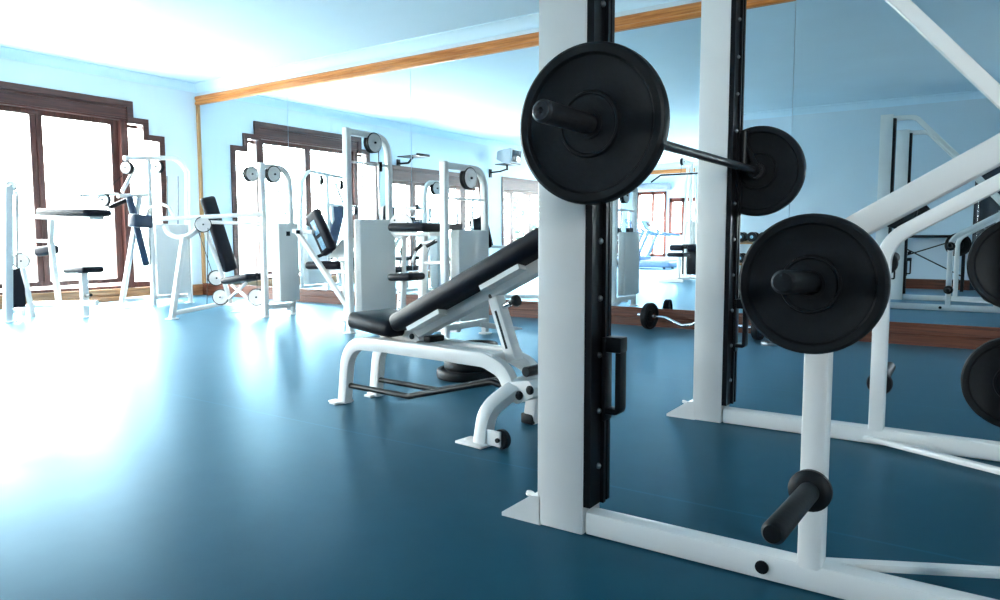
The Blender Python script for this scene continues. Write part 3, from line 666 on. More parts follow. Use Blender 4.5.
def tubes(root, lst, name='frame', m='white'):
    """several welded bars: (points, width, height, fillet)"""
    b = new()
    for it in lst:
        pts, w, h = it[0], it[1], it[2]; rad = it[3] if len(it) > 3 else 0; nrm = it[4] if len(it) > 4 else None
        sweep(b, pts, w, h, rad=rad, nrm=nrm, rc=0.010)
    return obj(name, b, m, root)
def footpad(root, x, y, s=0.05, m='white'):
    b = new(); lathe(b, [(0, 0), (s, 0), (s, 0.008), (s*0.6, 0.014), (0, 0.014)], Matrix.Translation((x, y, 0)), 20); return obj('foot', b, m, root)

def tower(root, X0, Y0, H, Yb, cov, zc0, zc1, pz, py, badge=False):
    """cable tower: front post at X0,Y0, arched head running back along y to Yb; cov = (xa, xb, ya, yb) sheet metal cover"""
    Hb = H-0.035
    tubes(root, [([(X0, Y0, 0), (X0, Y0, H)], 0.06, 0.06, 0, (1, 0, 0)),
                 ([(X0, Y0, Hb), (X0, Yb-0.02, Hb), (X0, Yb, Hb-0.3), (X0, Yb, 0.0)], 0.055, 0.055, [0.22, 0.0], (1, 0, 0)),
                 ([(X0, Y0, 0.11), (X0, Yb, 0.11)], 0.055, 0.055, 0, (1, 0, 0)),
                 ([(X0, Y0, H-0.30), (X0, Yb, H-0.30)], 0.02, 0.02)], 'tower_frame')
    footpad(root, X0, Y0-0.01, 0.06); footpad(root, X0, Yb, 0.06)
    xa, xb, ya, yb_ = cov
    b = new(); rbox(b, (xb-xa, yb_-ya, zc1-zc0), Matrix.Translation(((xa+xb)/2, (ya+yb_)/2, (zc0+zc1)/2)), 0.014)
    sc = obj('stack_cover', b, 'cover', root)
    if badge:
        b = new(); box(b, xb, xb+0.004, ya+0.10, ya+0.15, zc1-0.14, zc1-0.09); obj('label', b, 'iron', sc)
    for yy in ((ya+yb_)/2-0.11, (ya+yb_)/2+0.11):
        if yy > Yb-0.02: continue
        b = new(); cyl(b, (X0, yy, zc1-0.02), (X0, yy, H-0.29), 0.010, 10); obj('guide_rod', b, 'chrome', root)
    pulley(root, (X0+0.01, py, pz), (1, 0, 0), 0.088)
    cable(root, [(X0, py+0.085, pz), (X0, py+0.085, zc1-0.02)])

# ---- chest press station with slanted backrest (third machine from the window)
m3 = thing('chest_press_machine', (-6.9, 5.0, 0), 'white chest press machine with long arms and a slanted black backrest', 'weight machine', 'white weight machines')
X3, Y3 = -6.64, 5.14
tower(m3, X3, Y3, 1.69, 5.52, (X3+0.045, X3+0.185, 5.20, 5.475), 0.17, 1.035, 1.575, 5.285, True)
pulley(m3, (X3-0.03, Y3-0.12, 1.56), (1, 0, 0), 0.075)
fa = FL(172, 319); fb = P(184, 237, 4.62); b1 = FL(175, 309, 0.06); b2 = FL(222, 303.5, 0.06); b3 = Vector((X3, 5.46, 0.07))
tubes(m3, [([fa, fb], 0.06, 0.055), ([fa + Vector((0.0, 0.02, 0.06)), b2], 0.05, 0.05), ([b2, b3], 0.05, 0.05),
           ([P(165, 226, 4.6), P(168, 234, 4.6), P(178, 238, 4.62), P(190, 236, 4.65), P(201, 226, 4.75)], 0.055, 0.045, 0.12),
           ([P(205, 229, 5.0), P(219, 265, 5.25), P(231, 303, 5.40)], 0.05, 0.05, 0.1),
           ([P(229, 299, 5.38), P(246, 283, 5.34)], 0.035, 0.035), ([P(232, 285, 5.36), P(250, 300, 5.34)], 0.035, 0.035)], 'base_frame')
footpad(m3, fa.x, fa.y, 0.07); footpad(m3, P(236, 311, 5.3).x, 5.3, 0.06)
tubes(m3, [([P(158, 219, 4.52), P(172, 218.5, 4.56), P(264, 214, 5.12)], 0.045, 0.050, 0.05, (0, 0, 1))], 'press_arm')
tubes(m3, [([P(205, 222, 4.85), P(264, 224, 5.12)], 0.040, 0.045)], 'lower_press_arm')
tubes(m3, [([P(146, 221, 4.5), P(149, 209, 4.5), P(159, 203, 4.5), P(169, 207, 4.5), P(174, 217, 4.52)], 0.016, None, 0.05)], 'hand_grip')
b = new(); pa, pb = P(131, 220, 4.30), P(150, 222, 4.52); pad(b, pa, pb, 0.14, 0.13, (0, 0, 1), 0.02); obj('roller_pad', b, 'navy', m3)
b = new(); bt, bb_ = P(207, 197, 5.15), P(231, 271, 5.36); pad(b, bt, bb_, 0.20, 0.085, Vector((-0.15, 1, 0)), 0.035); obj('backrest', b, 'vinyl', m3)
b = new(); off = Vector((-0.075, -0.01, -0.02)); sweep(b, [bt+off+Vector((0, 0, 0.0)), bb_+off], 0.03, 0.05); obj('backrest_rail', b, 'white', m3)
b = new(); pad(b, P(230, 281, 5.34), P(257, 276, 5.34), 0.28, 0.075, (0.2, 1, 0), 0.03); obj('seat', b, 'vinyl', m3)
pulley(m3, P(203, 224.5, 4.75), (0.85, -0.5, 0), 0.082); pulley(m3, P(216, 278, 5.3), (0.9, -0.4, 0), 0.088)
pulley(m3, P(221, 297, 5.32), (0.6, -0.8, 0), 0.090); pulley(m3, P(257, 297, 5.22), (0.6, -0.8, 0), 0.092)
cable(m3, [P(198, 230, 4.72), P(213, 275, 5.3)]); cable(m3, [P(208, 228, 4.75), P(207, 304, 4.9)]); cable(m3, [P(257, 180, 5.05), P(257, 290, 5.2)])

# ---- corner machine by the window
m2 = thing('cable_row_machine', (-9.0, 5.2, 0), 'white arched cable machine standing in the corner by the window', 'weight machine', 'white weight machines')
def Q2(px, py):                       # machine plane: depth grows to the right
    return P(px, py, 4.85 + (px-122)*0.0135)
tubes(m2, [([P(122, 303, 4.85).xyz*1, Q2(134, 232), Q2(140, 196)], 0.055, 0.055), ([Q2(148, 158), Vector((Q2(148, 158).x, Q2(148, 158).y, 0))], 0.06, 0.055),
           ([Q2(124, 158), Q2(178, 158), Q2(187, 172), Q2(187.5, 220), Vector((Q2(187.5, 220).x, Q2(187.5, 220).y, 0))], 0.055, 0.055, [0.2, 0.0, 0.0]),
           ([Q2(118, 196), Q2(149, 195)], 0.05, 0.05), ([Q2(122, 192), Q2(136, 166)], 0.04, 0.04),
           ([Vector((Q2(124, 290).x, Q2(124, 290).y, 0.10)), Vector((Q2(187, 290).x, Q2(187, 290).y, 0.10))], 0.05, 0.05)], 'frame')
for px in (123, 148, 187): q = Q2(px, 230); footpad(m2, q.x, q.y, 0.06)
for c_, a_ in (((130, 168), (0.35, -0.9, 0)), ((160.5, 167), (0.35, -0.9, 0)), ((107, 200), (0.5, -0.85, 0))): pulley(m2, Q2(*c_) + Vector((0, -0.04, 0)), a_, 0.075)
b = new(); ca, cb_ = Q2(152, 262), Q2(184, 262); mm = frame_mtx(((ca+cb_)/2).xy.to_3d() + Vector((0.05, 0, 0.60)), (0, 0, 1), cb_-ca); rbox(b, ((cb_-ca).length, 0.16, 0.92), mm, 0.012); obj('stack_cover', b, 'cover', m2)
for px in (155, 167, 178): cable(m2, [Q2(px, 176), Q2(px, 226)], 0.007)
cable(m2, [Q2(126, 172), Q2(98, 198)])
b = new(); pad(b, Q2(129, 196), Q2(146, 264), 0.26, 0.085, (-0.87, 0.49, 0), 0.03); obj('backrest', b, 'navy', m2)
tubes(m2, [([Q2(117, 208) + Vector((0, -0.1, 0)), Q2(131, 198)], 0.05, 0.05)], 'chest_pad', 'vinyl')
tubes(m2, [([Q2(88, 196) + Vector((0, -0.1, 0)), Q2(118, 194)], 0.03, 0.03)], 'handle_bar')

# ---- left machine with arm pad
m1 = thing('arm_curl_machine', (-8.3, 3.6, 0), 'white arm curl machine with a long black arm pad at left edge', 'weight machine', 'white weight machines')
tubes(m1, [([FL(8, 322), P(8, 186, 3.35)], 0.075, 0.075, 0, (1, 0, 0)), ([P(8, 188, 3.37), P(16, 190, 3.75), Vector((P(16, 190, 3.75).x, 3.75, 0.0))], 0.05, 0.05, 0.1),
           ([P(23, 268, 3.6), FL(33, 317)], 0.05, 0.05), ([P(51, 242, 3.9), FL(59, 301)*1.0], 0.055, 0.055) if False else ([P(51, 242, 3.9), P(59, 303, 4.0)], 0.055, 0.055),
           ([P(25, 241, 3.75), P(52, 241, 3.9)], 0.035, 0.035), ([P(30, 304, 3.9), P(97, 303, 4.0)], 0.06, 0.04), ([P(10, 312, 3.5), P(34, 305, 3.9)], 0.05, 0.04),
           ([P(42, 217, 3.8), P(97, 217.5, 3.9)], 0.16, 0.045, 0, (0, 1, 0)), ([P(52, 218, 3.85), P(51, 243, 3.9)], 0.05, 0.05)], 'frame')
footpad(m1, FL(8, 322).x, FL(8, 322).y, 0.08)
b = new(); pad(b, P(49, 212, 3.85), P(99, 213, 3.9), 0.30, 0.075, (0, 1, 0), 0.035); obj('arm_pad', b, 'vinyl', m1)
b = new(); pad(b, P(36, 252, 3.95), P(57, 249, 4.05), 0.10, 0.11, (0, 1, 0), 0.04); obj('roller_pad', b, 'vinyl', m1)
b = new(); rbox(b, (0.10, 0.14, 0.42), Matrix.Translation(P(16, 288, 3.55)), 0.008); obj('weight_stack', b, 'vinyl', m1)
for px in (12.5, 17): cable(m1, [P(px, 196, 3.5), P(px, 272, 3.55)], 0.006)
pulley(m1, P(21, 261, 3.6), (0.9, -0.4, 0), 0.08); pulley(m1, P(11, 186, 3.45), (0.9, -0.4, 0), 0.05)
st = FL(85.5, 317); zs = P(85, 271, st.y).z
b = new(); sweep(b, [st, (st.x, st.y, zs-0.02)], 0.07, 0.07, nrm=(1, 0, 0)); obj('seat_post', b, 'white', m1)
b = new(); pad(b, P(73, 270, st.y), P(94, 269.5, st.y), 0.24, 0.07, (0, 1, 0), 0.03); obj('seat', b, 'vinyl', m1)
b = new(); cyl(b, P(86, 296, st.y), P(91, 295, st.y-0.03), 0.018, 12); obj('adjusting_knob', b, 'iron', m1)
footpad(m1, st.x, st.y, 0.09)

# ---- middle machine with the labelled pad
m4 = thing('leg_curl_machine', (-5.3, 5.0, 0), 'tall white cable machine with a labelled black pad beside its tower', 'weight machine', 'white weight machines')
g4 = FL(350.5, 333); X4, Y4 = g4.x, g4.y
c4 = P(360, 219, Y4+0.06); Y4b = PX(390, 250, X4).y; Y4c = PX(395.5, 219, c4.x).y; zt4 = P(350.5, 127, Y4).z
pp4 = PX(372, 143, X4)
tower(m4, X4, Y4, zt4, Y4b, (P(353, 219, Y4+0.06).x, c4.x, Y4+0.06, Y4c), 0.18, c4.z, pp4.z, pp4.y)
cable(m4, [(X4, Y4b-0.16, zt4-0.3), (X4+0.01, Y4b-0.16, c4.z)])
b = new(); cyl(b, (X4, Y4b-0.12, zt4-0.36), (X4, Y4b-0.12, zt4-0.27), 0.022, 12); obj('cable_clamp', b, 'iron', m4)
l0 = P(297, 231, 5.15); l1 = P(347, 306, 5.33); l2 = P(345, 320, 5.33)
tubes(m4, [([l0, l1], 0.05, 0.055), ([P(343, 262, 5.36), Vector((P(346, 262, 5.36).x, 5.36, 0))], 0.045, 0.045), ([P(293, 231, 5.13), P(313, 232, 5.2)], 0.045, 0.045),
           ([P(322, 271, 5.3), P(350, 272, 5.36)], 0.04, 0.04), ([Vector((P(346, 262, 5.36).x, 5.36, 0.08)), Vector((X4, Y4b, 0.10))], 0.05, 0.05), ([Vector((P(346, 262, 5.36).x, 5.36, 0.75)), Vector((X4, Y4b, 0.75))], 0.04, 0.04)], 'side_frame')
footpad(m4, P(344, 320, 5.33).x, 5.33, 0.06)
b = new(); pt, pb = P(312, 212, 5.22), P(330, 253, 5.30); pad(b, pt, pb, 0.27, 0.085, Vector((1, -0.25, 0)), 0.035); bp = obj('back_pad', b, 'vinyl', m4)
nrm_ = (pb-pt).normalized().cross(Vector((1, -0.25, 0))).normalized()
if nrm_.y > 0: nrm_ = -nrm_
for f0, f1, mm_ in ((0.20, 0.52, 'label'), (0.30, 0.42, 'tan'), (0.60, 0.88, 'label')):
    b = new(); c_ = pt + (pb-pt)*(f0+f1)/2 + nrm_*(0.0435 + (0.002 if mm_ == 'tan' else 0)); xx = (pb-pt).normalized()
    f_ = frame_mtx(c_, nrm_, xx); rbox(b, ((pb-pt).length*(f1-f0), 0.10 if mm_ == 'label' else 0.05, 0.003), f_, 0.001); obj('printed_panel', b, mm_, bp)
b = new(); cyl(b, P(296, 232, 5.1), P(300, 232, 5.13), 0.02, 12); obj('knob', b, 'iron', m4)
b = new(); pad(b, P(314, 265, 5.42), P(348, 265, 5.5), 0.34, 0.085, (0, 1, 0), 0.035); obj('seat', b, 'vinyl', m4)
b = new(); prism(b, [P(328, 258, 5.40), P(349, 258, 5.44), P(349, 238, 5.44), P(341, 240, 5.42)], 0, (0, 0.18, 0)); obj('seat_shroud', b, 'cover', m4)
b = new(); cyl(b, P(315, 258, 5.25), P(326, 253, 5.3), 0.018, 12); obj('grip', b, 'iron', m4)

# ---- machine behind the bench with table pad and stool
m5 = thing('preacher_curl_machine', (-4.1, 4.9, 0), 'white cable machine behind the bench with black table pad and stool', 'weight machine', 'white weight machines')
X5, Y5 = -3.80, 4.765
tower(m5, X5, Y5, 1.505, 5.345, (X5+0.005, X5+0.105, 4.825, 5.265), 0.16, 0.937, 1.385, 5.09)
tubes(m5, [([(X5+0.02, 5.23, 0.10), P(520, 330, 5.8)], 0.05, 0.05), ([P(424, 236, 4.95), P(422, 300, 4.95), Vector((P(422, 300, 4.95).x, 4.95, 0.05))], 0.055, 0.055),
           ([Vector((P(422, 300, 4.95).x, 4.95, 0.06)), (X5, 4.95, 0.08)], 0.05, 0.05), ([P(402, 234, 4.85), P(436, 234, 4.85)], 0.18, 0.03, 0, (0, 1, 0)),
           ([P(420, 263, 4.95), (X5, 4.9, P(445, 262, 4.9).z)], 0.03, 0.03), ([P(404, 232, 5.0), P(404, 300, 5.35), Vector((P(404, 300, 5.35).x, 5.35, 0))], 0.04, 0.04)], 'side_frame')
b = new(); pad(b, P(397, 227.5, 4.85), P(434, 227.5, 4.85), 0.28, 0.075, (0, 1, 0), 0.035); obj('table_pad', b, 'vinyl', m5)
ss = P(403, 300, 4.62); ztop = P(403, 281, 4.62).z
b = new(); sweep(b, [(ss.x-0.05, ss.y, 0.0), (ss.x, ss.y, ztop)], 0.055, 0.055, nrm=(0, 1, 0)); sp_ = obj('stool_post', b, 'white', m5)
for i in range(4):
    b = new(); zc = 0.2+0.07*i; lathe(b, [(0, 0), (0.007, 0), (0.007, 0.002), (0, 0.002)], frame_mtx((ss.x-0.05+0.05*zc/ztop, ss.y-0.028, zc), (0, -1, 0)), 10); obj('pin_hole', b, 'iron', sp_)
b = new(); cyl(b, (ss.x-0.055, ss.y, 0.0), (ss.x-0.055, ss.y, 0.015), 0.14, 28); obj('stool_base', b, 'white', m5)
b = new(); pad(b, P(395, 277, 4.62), P(418, 276.5, 4.62), 0.22, 0.062, (0, 1, 0), 0.028); obj('stool_seat', b, 'vinyl', m5)
for a_, c_ in (((427, 246), (436, 241)), ((416, 250), (421, 245))):
    b = new(); cyl(b, P(*a_, 4.8), P(*c_, 4.78), 0.017, 14); obj('grip', b, 'rubber', m5)
tubes(m5, [([P(412, 262, 4.85), P(417, 250, 4.82), P(424, 243, 4.8), P(436, 241, 4.78)], 0.012, None, 0.03)], 'curl_handle')
b = new(); lathe(b, [(0, -0.012), (0.12, -0.012), (0.125, 0), (0.12, 0.012), (0, 0.012)], frame_mtx(P(401, 226, 5.15), (0.3, -1, 0)), 36); cm = obj('cam_disc', b, 'white', m5)
for an in (0.3, 2.4, 4.5):
    b = new(); f_ = frame_mtx(P(401, 226, 5.15), (0.3, -1, 0)); cyl(b, f_ @ Vector((0.08*math.cos(an), 0.08*math.sin(an), -0.018)), f_ @ Vector((0.08*math.cos(an), 0.08*math.sin(an), 0.018)), 0.009, 10); obj('bolt', b, 'iron', cm)
b = new(); rbox(b, (0.07, 0.10, 0.09), Matrix.Translation(P(408, 222, 5.25)), 0.015); obj('arm_stop', b, 'vinyl', m5)
b = new(); box(b, X5-0.02, X5+0.02, 4.84, 4.98, 0.937, 0.99); obj('stack_pin', b, 'iron', m5)

# ================================================================== THINGS SEEN IN THE MIRROR
# wall television
tv = thing('wall_television', (XW, -1.08, 2.40), 'grey box television on a black wall bracket between two windows', 'television')
b = new(); rbox(b, (0.03, 0.10, 0.20), Matrix.Translation((XW+0.015, -1.08, 2.42)), 0.004); sweep(b, [(XW+0.02, -1.08, 2.44), (XW+0.30, -1.08, 2.45), (XW+0.52, -1.08, 2.50)], 0.04, 0.035, rad=0.05); cyl(b, (XW+0.50, -1.08, 2.47), (XW+0.50, -1.08, 2.60), 0.025, 14)
rbox(b, (0.46, 0.42, 0.02), Matrix.Translation((XW+0.52, -1.08, 2.605)), 0.004); obj('bracket', b, 'iron', tv)
b = new()
c0 = Vector((XW+0.58, -1.08, 2.79)); ry = Matrix.Rotation(math.radians(8), 4, 'Y')
T4 = Matrix.Translation(c0) @ ry
vs = []
for x, hy, hz in ((-0.30, 0.12, 0.09), (-0.27, 0.135, 0.105), (-0.02, 0.215, 0.165), (0.13, 0.235, 0.185), (0.165, 0.24, 0.188), (0.18, 0.23, 0.178)):
    vs.append([b.verts.new(T4 @ Vector((x, sy*hy, sz*hz - (0.01 if x < 0 else 0)))) for sy, sz in ((-1, -1), (1, -1), (1, 1), (-1, 1))])
for r0, r1 in zip(vs, vs[1:]):
    for j in range(4): b.faces.new((r0[j], r0[(j+1) % 4], r1[(j+1) % 4], r1[j]))
b.faces.new(vs[0][::-1]); b.faces.new(vs[-1]); bmesh.ops.bevel(b, geom=b.edges[:], offset=0.008, segments=2, affect='EDGES'); obj('casing', b, 'tv', tv)
b = new(); rbox(b, (0.012, 0.38, 0.27), T4 @ Matrix.Translation((0.181, 0, 0.015)), 0.005, 2); obj('screen', b, 'screen', tv)
# empty wall tray
tr = thing('wall_tray', (XW, 2.19, 2.3), 'empty black bracket tray on the wall between the windows', 'wall bracket')
b = new(); rbox(b, (0.52, 0.40, 0.018), Matrix.Translation((XW+0.42, 2.19, 2.50)), 0.004)
rbox(b, (0.02, 0.40, 0.05), Matrix.Translation((XW+0.67, 2.19, 2.515)), 0.004); obj('tray', b, 'iron', tr)
b = new(); sweep(b, [(XW+0.02, 2.19, 2.38), (XW+0.28, 2.19, 2.38), (XW+0.40, 2.19, 2.49)], 0.035, 0.035, rad=0.05); rbox(b, (0.02, 0.10, 0.18), Matrix.Translation((XW+0.01, 2.19, 2.38)), 0.003); obj('arm', b, 'iron', tr)

# lat pulldown tower in the middle of the room behind the photographer
LX, LY = -5.15, -1.1
lt = thing('lat_pulldown_machine', (LX, LY, 0), 'white pulldown tower with a wide black bar seen in the mirror', 'weight machine', 'machines seen in the mirror')
tubes(lt, [([(LX, LY, 0.0), (LX, LY, 2.36), (LX, LY+0.55, 2.40)], 0.06, 0.06, 0.06, (1, 0, 0)), ([(LX+0.16, LY, 0.0), (LX+0.10, LY, 2.30)], 0.05, 0.05, 0, (0, 1, 0)), ([(LX-0.16, LY, 0.0), (LX-0.08, LY, 2.30)], 0.05, 0.05, 0, (0, 1, 0)),
           ([(LX-0.3, LY, 0.04), (LX+0.3, LY, 0.04)], 0.06, 0.05), ([(LX, LY, 0.04), (LX, LY+1.05, 0.04)], 0.06, 0.05), ([(LX-0.25, LY+1.05, 0.04), (LX+0.25, LY+1.05, 0.04)], 0.06, 0.05),
           ([(LX, LY+0.62, 0.04), (LX, LY+0.62, 0.50)], 0.06, 0.06, 0, (1, 0, 0)), ([(LX, LY+0.25, 0.04), (LX, LY+0.25, 0.64)], 0.05, 0.05, 0, (1, 0, 0))], 'frame')
pulley(lt, (LX, LY+0.52, 2.36), (1, 0, 0), 0.07)
cable(lt, [(LX, LY+0.58, 2.36), (LX, LY+0.60, 2.12)]); cable(lt, [(LX+0.05, LY+0.1, 2.35), (LX+0.05, LY+0.1, 0.9)])
b = new(); sweep(b, [(LX-0.62, LY+0.6, 1.98), (LX-0.42, LY+0.6, 2.11), (LX+0.42, LY+0.6, 2.11), (LX+0.62, LY+0.6, 1.98)], 0.017, rad=0.05, nrm=(0, 1, 0)); obj('pull_bar', b, 'rubber', lt)
b = new(); rbox(b, (0.30, 0.14, 0.62), Matrix.Translation((LX, LY-0.02, 0.42)), 0.008); obj('weight_stack', b, 'iron', lt)
b = new(); rbox(b, (0.32, 0.12, 0.95), Matrix.Translation((LX, LY-0.14, 0.75)), 0.010); obj('stack_cover', b, 'cover', lt)
b = new(); pad(b, (LX, LY+0.45, 0.53), (LX, LY+0.85, 0.53), 0.34, 0.08, (1, 0, 0), 0.035); obj('seat', b, 'vinyl', lt)
for s_ in (-1, 1):
    b = new(); cyl(b, (LX+s_*0.05, LY+0.26, 0.66), (LX+s_*0.32, LY+0.26, 0.66), 0.06, 20, rnd=0.015); obj('thigh_roller', b, 'vinyl', lt)

# treadmills by the far window
def make_treadmill():
    t = thing('treadmill', (0, 0, 0), 'x', 'treadmill', 'treadmills by the far windows')
    b = new(); rbox(b, (1.75, 0.72, 0.15), Matrix.Translation((0, 0, 0.13)), 0.03, 3); obj('deck', b, 'tread', t)
    b = new(); rbox(b, (1.35, 0.46, 0.02), Matrix.Translation((0.15, 0, 0.21)), 0.006); obj('running_belt', b, 'belt', t)
    b = new(); rbox(b, (0.42, 0.70, 0.13), Matrix.Translation((-0.66, 0, 0.26)), 0.045, 3); obj('motor_hood', b, 'tread', t)
    b = new()
    for sx in (-0.7, 0.7):
        for sy in (-0.28, 0.28): cyl(b, (sx, sy, 0), (sx, sy, 0.07), 0.035, 12)
    obj('feet', b, 'belt', t)
    for s_ in (-1, 1):
        b = new(); sweep(b, [(-0.62, s_*0.33, 0.20), (-0.22, s_*0.33, 1.08)], 0.05, 0.10, nrm=(0, 1, 0), rc=0.015); obj('upright', b, 'tread', t)
        b = new(); sweep(b, [(-0.42, s_*0.33, 1.20), (-0.22, s_*0.33, 1.06), (0.05, s_*0.33, 0.98), (0.45, s_*0.33, 0.94)], 0.028, rad=0.2, nrm=(0, 1, 0)); obj('handrail', b, 'tread', t)
    b = new(); rbox(b, (0.07, 0.66, 0.34), Matrix.Translation((-0.40, 0, 1.24)) @ Matrix.Rotation(math.radians(-32), 4, 'Y'), 0.02, 3); cs = obj('console', b, 'tread', t)
    b = new(); rbox(b, (0.01, 0.34, 0.16), Matrix.Translation((-0.36, 0, 1.26)) @ Matrix.Rotation(math.radians(-32), 4, 'Y'), 0.004); obj('display', b, 'screen', cs)
    return t
tm = make_treadmill()
spots = [((-8.15, -5.9, 0), 0.05, 'nearest treadmill seen in the mirror in front of the far windows'), ((-8.2, -7.15, 0), 0.05, 'treadmill closest to the far wall behind the first')]
for i, (l_, r_, lb) in enumerate(spots):
    o = tm if i == 0 else copy_tree(tm)
    o.location = l_; o.rotation_euler = (0, 0, r_); o['label'] = lb

# dumbbell rack against the back wall
rk = thing('dumbbell_rack', (-3.3, YB+0.3, 0), 'two shelf wooden dumbbell rack with white sides against back wall', 'dumbbell rack')
RX0, RX1 = -4.05, -2.55; ry0, ry1 = YB+0.03, YB+0.42
for z in (0.35, 0.745):
    b = new(); prism(b, [(RX0, ry0, z+0.05), (RX0, ry1, z), (RX0, ry1, z+0.025), (RX0, ry0, z+0.075)], 0, (RX1-RX0, 0, 0)); obj('shelf', b, 'wood_shelf', rk)
for x in (RX0-0.02, RX1+0.02):
    b = new(); sweep(b, [(x, ry0+0.04, 0), (x, ry0+0.04, 0.92)], 0.04, 0.05, nrm=(1, 0, 0)); sweep(b, [(x, ry1-0.03, 0), (x, ry1-0.03, 0.78), (x, ry0+0.04, 0.90)], 0.04, 0.05, nrm=(1, 0, 0), rad=0.03); obj('side_frame', b, 'white', rk)
def make_dumbbell(R_):
    t = thing('dumbbell', (0, 0, 0), 'x', 'dumbbell', 'dumbbells on the rack')
    b = new(); lathe(b, [(0, -0.08), (0.014, -0.08), (0.014, -0.03), (0.018, 0), (0.014, 0.03), (0.014, 0.08), (0, 0.08)], frame_mtx((0, 0, 0), (0, 1, 0)), 16); obj('handle', b, 'chrome', t)
    for s_ in (-1, 1):
        b = new(); lathe(b, [(0, 0), (R_*0.92, 0), (R_, 0.008), (R_, 0.062), (R_*0.92, 0.07), (R_*0.62, 0.07), (R_*0.58, 0.063), (0, 0.063)], frame_mtx((0, s_*0.062, 0), (0, s_, 0)), 28); h_ = obj('head', b, 'rubber', t)
        b = new(); lathe(b, [(0, 0.062), (R_*0.34, 0.062), (R_*0.32, 0.069), (0, 0.07)], frame_mtx((0, s_*0.062, 0), (0, s_, 0)), 20); obj('end_cap', b, 'label', h_)
    return t
db = make_dumbbell(0.092); n = 0
ords = ['first', 'second', 'third', 'fourth', 'fifth', 'sixth', 'seventh', 'eighth', 'ninth']
for z, sh in ((0.745, 'upper'), (0.35, 'lower')):
    for i in range(7):
        o = db if n == 0 else copy_tree(db); n += 1
        o.location = (RX0+0.12+i*0.210, (ry0+ry1)/2, z+0.132); o['label'] = f"{ords[i]} dumbbell on the {sh} shelf of the rack, counted from the window side"; o['group'] = f'dumbbells on the {sh} shelf'

# black table with cross braces against the back wall
tb = thing('black_table', (-0.85, YB+0.3, 0), 'black table with crossed wire braces seen low in the mirror', 'table')
tx0, tx1, ty0, ty1, tz = -1.29, -0.30, YB+0.05, YB+0.50, 0.90
b = new(); rbox(b, (tx1-tx0+0.08, ty1-ty0, 0.045), Matrix.Translation(((tx0+tx1)/2, (ty0+ty1)/2, tz-0.02)), 0.006); obj('top', b, 'iron', tb)
for x in (tx0, tx1):
    for y in (ty0+0.03, ty1-0.03):
        b = new(); sweep(b, [(x, y, 0), (x, y, tz-0.04)], 0.045, 0.045, nrm=(1, 0, 0)); obj('leg', b, 'iron', tb)
b = new(); yy = ty1-0.05
cyl(b, (tx0, yy, 0.78), (tx1, yy, 0.24), 0.010, 8); cyl(b, (tx0, yy-0.022, 0.50), (tx1, yy-0.022, 0.86), 0.010, 8); cyl(b, (-1.05, yy-0.035, 0.61), (-1.05, yy+0.015, 0.61), 0.028, 14); obj('cross_brace', b, 'iron', tb)

# ================================================================== OUTSIDE
bm = new(); box(bm, -W-3.2, -W-0.28, YF-3, D+3, -0.25, 0.10); structure('terrace', bm, 'terrace')
bm = new(); N_ = 40
gv = [[None]*(N_+1) for _ in range(N_+1)]
for i in range(N_+1):
    for j in range(N_+1):
        x = -W-3.2-150*(i/N_)**1.6; y = -110+200*j/N_
        u = (-W-3.2-x)
        h = -4 + 0.085*max(0, u-30)*(1+0.35*math.sin(y*0.045+1)+0.2*math.sin(y*0.11+u*0.05)) + random.uniform(-.2, .2)*min(1, u/30)
        gv[i][j] = bm.verts.new((x, y, h))
for i in range(N_):
    for j in range(N_): bm.faces.new((gv[i][j], gv[i][j+1], gv[i+1][j+1], gv[i+1][j]))
hs = structure('hillside', bm, 'hill')
# trees standing below the terrace
def make_tree(R_, H_):
    t = thing('tree', (0, 0, 0), 'x', 'tree', 'trees outside the windows')
    b = new(); cyl(b, (0, 0, 0), (0, 0, H_*0.62), 0.18, 10, r2=0.09)
    for k in range(5):
        a = k*1.3; cyl(b, (0, 0, H_*(0.38+0.04*k)), (R_*0.55*math.cos(a), R_*0.55*math.sin(a), H_*(0.66+0.05*k)), 0.06, 7, r2=0.03)
    obj('trunk', b, 'bark', t)
    b = new()
    for k in range(1700):
        v = Vector((random.gauss(0, 1), random.gauss(0, 1), random.gauss(0, 1))).normalized()*(random.random()**0.4)
        lump = 1+0.22*math.sin(v.x*5+1)*math.cos(v.y*6)+0.15*math.sin(v.z*9)
        c = Vector((v.x*R_*lump, v.y*R_*lump, H_*0.72+v.z*R_*0.95*lump)); s = random.uniform(0.10, 0.2)
        q = Matrix.Rotation(random.uniform(0, 6.3), 3, 'Z') @ Matrix.Rotation(random.uniform(-1.4, 1.4), 3, 'X')
        p_ = [b.verts.new(c + q @ Vector(w)*s) for w in ((-1, 0, 0), (0, -0.45, 0.1), (1, 0, 0), (0, 0.45, 0.1))]; b.faces.new(p_)
    obj('foliage', b, 'leaf', t); return t
tr0 = make_tree(2.1, 6.2)
tr0.location = (-18.6, -15.8, -4.2); tr0.scale = (1.25, 1.25, 1.25); tr0['label'] = 'leafy tree outside the window beside the wall television'; del tr0['group']

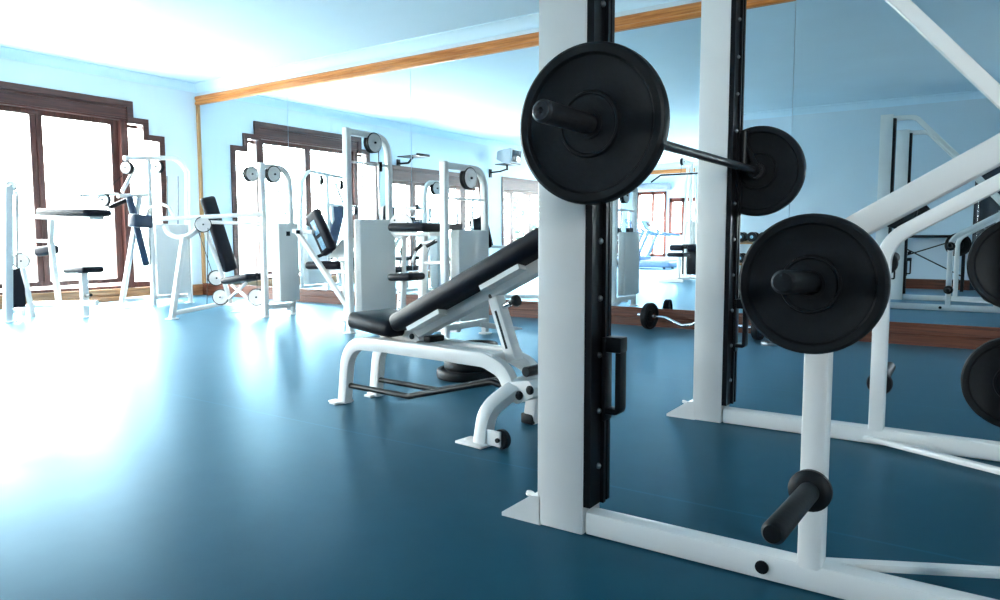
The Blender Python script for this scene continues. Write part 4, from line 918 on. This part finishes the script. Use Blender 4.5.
# ================================================================== LIGHT
w = bpy.data.worlds.new('daylight'); SC.world = w; w.use_nodes = True
nt = w.node_tree; bg = nt.nodes['Background']
tc = nt.nodes.new('ShaderNodeTexCoord'); sp = nt.nodes.new('ShaderNodeSeparateXYZ'); rp = nt.nodes.new('ShaderNodeValToRGB')
rp.color_ramp.elements[0].position = 0.0; rp.color_ramp.elements[0].color = (1.0, 0.98, 0.95, 1)
rp.color_ramp.elements[1].position = 0.8; rp.color_ramp.elements[1].color = (0.82, 0.92, 1.0, 1)
nt.links.new(tc.outputs['Generated'], sp.inputs[0]); nt.links.new(sp.outputs['Z'], rp.inputs['Fac']); nt.links.new(rp.outputs['Color'], bg.inputs['Color'])
bg.inputs['Strength'].default_value = 9.0
sd_ = bpy.data.lights.new('sun', 'SUN'); sd_.energy = 8.0; sd_.angle = math.radians(0.6); sd_.color = (1.0, 0.97, 0.92)
so = bpy.data.objects.new('sun', sd_); COL.objects.link(so)
so.rotation_euler = Vector((-0.44, 0.10, 1.0)).to_track_quat('Z', 'Y').to_euler()
def portal(y0, y1, z0, z1):
    l = bpy.data.lights.new('window_portal', 'AREA'); l.shape = 'RECTANGLE'; l.size = y1-y0; l.size_y = z1-z0
    l.cycles.is_portal = True
    o = bpy.data.objects.new('window_portal', l); COL.objects.link(o); o.location = (XW-0.30, (y0+y1)/2, (z0+z1)/2)
    o.rotation_euler = Matrix(((0, 0, -1), (-1, 0, 0), (0, 1, 0))).to_euler()
for op in (W8, W9):
    l = bpy.data.lights.new('window_portal', 'AREA'); l.shape = 'RECTANGLE'; l.size = op[1]-op[0]; l.size_y = op[3]-op[2]; l.cycles.is_portal = True
    o = bpy.data.objects.new('window_portal', l); COL.objects.link(o); o.location = (XB+0.27, (op[0]+op[1])/2, (op[2]+op[3])/2)
    o.rotation_euler = Matrix(((0, 0, 1), (1, 0, 0), (0, 1, 0))).to_euler()
portal(Y1-1.675, Y1+1.675, SILL, 2.79); portal(*W2); portal(*W3); portal(*W4)
l = bpy.data.lights.new('window_portal', 'AREA'); l.shape = 'RECTANGLE'; l.size = 5.05; l.size_y = 2.5; l.cycles.is_portal = True
o = bpy.data.objects.new('window_portal', l); COL.objects.link(o); o.location = (-7.22, YF-0.30, 1.5); o.rotation_euler = (PI/2, 0, 0)

l = bpy.data.lights.new('window_portal', 'AREA'); l.shape = 'RECTANGLE'; l.size = W7[1]-W7[0]; l.size_y = W7[3]-W7[2]; l.cycles.is_portal = True
o = bpy.data.objects.new('window_portal', l); COL.objects.link(o); o.location = ((W7[0]+W7[1])/2, YB-0.27, (W7[2]+W7[3])/2); o.rotation_euler = (PI/2, 0, 0)

# ================================================================== CAMERA
cd = bpy.data.cameras.new('camera'); cd.sensor_fit = 'HORIZONTAL'; cd.sensor_width = 36; cd.lens = FPX*36/1000; cd.clip_start = 0.05; cd.clip_end = 500
cam = bpy.data.objects.new('camera', cd); COL.objects.link(cam)
m_ = Matrix((_R, _U, -_F)).transposed().to_4x4(); m_.translation = EYE; cam.matrix_world = m_
SC.camera = cam
SC.view_settings.view_transform = 'Standard'; SC.view_settings.look = 'None'; SC.view_settings.gamma = 1; SC.view_settings.use_curve_mapping = False
SC.view_settings.exposure = 2.45
SC.cycles.use_denoising = True
SC.cycles.max_bounces = 12; SC.cycles.diffuse_bounces = 8; SC.cycles.glossy_bounces = 6; SC.cycles.transparent_max_bounces = 12
SC.cycles.sample_clamp_indirect = 12
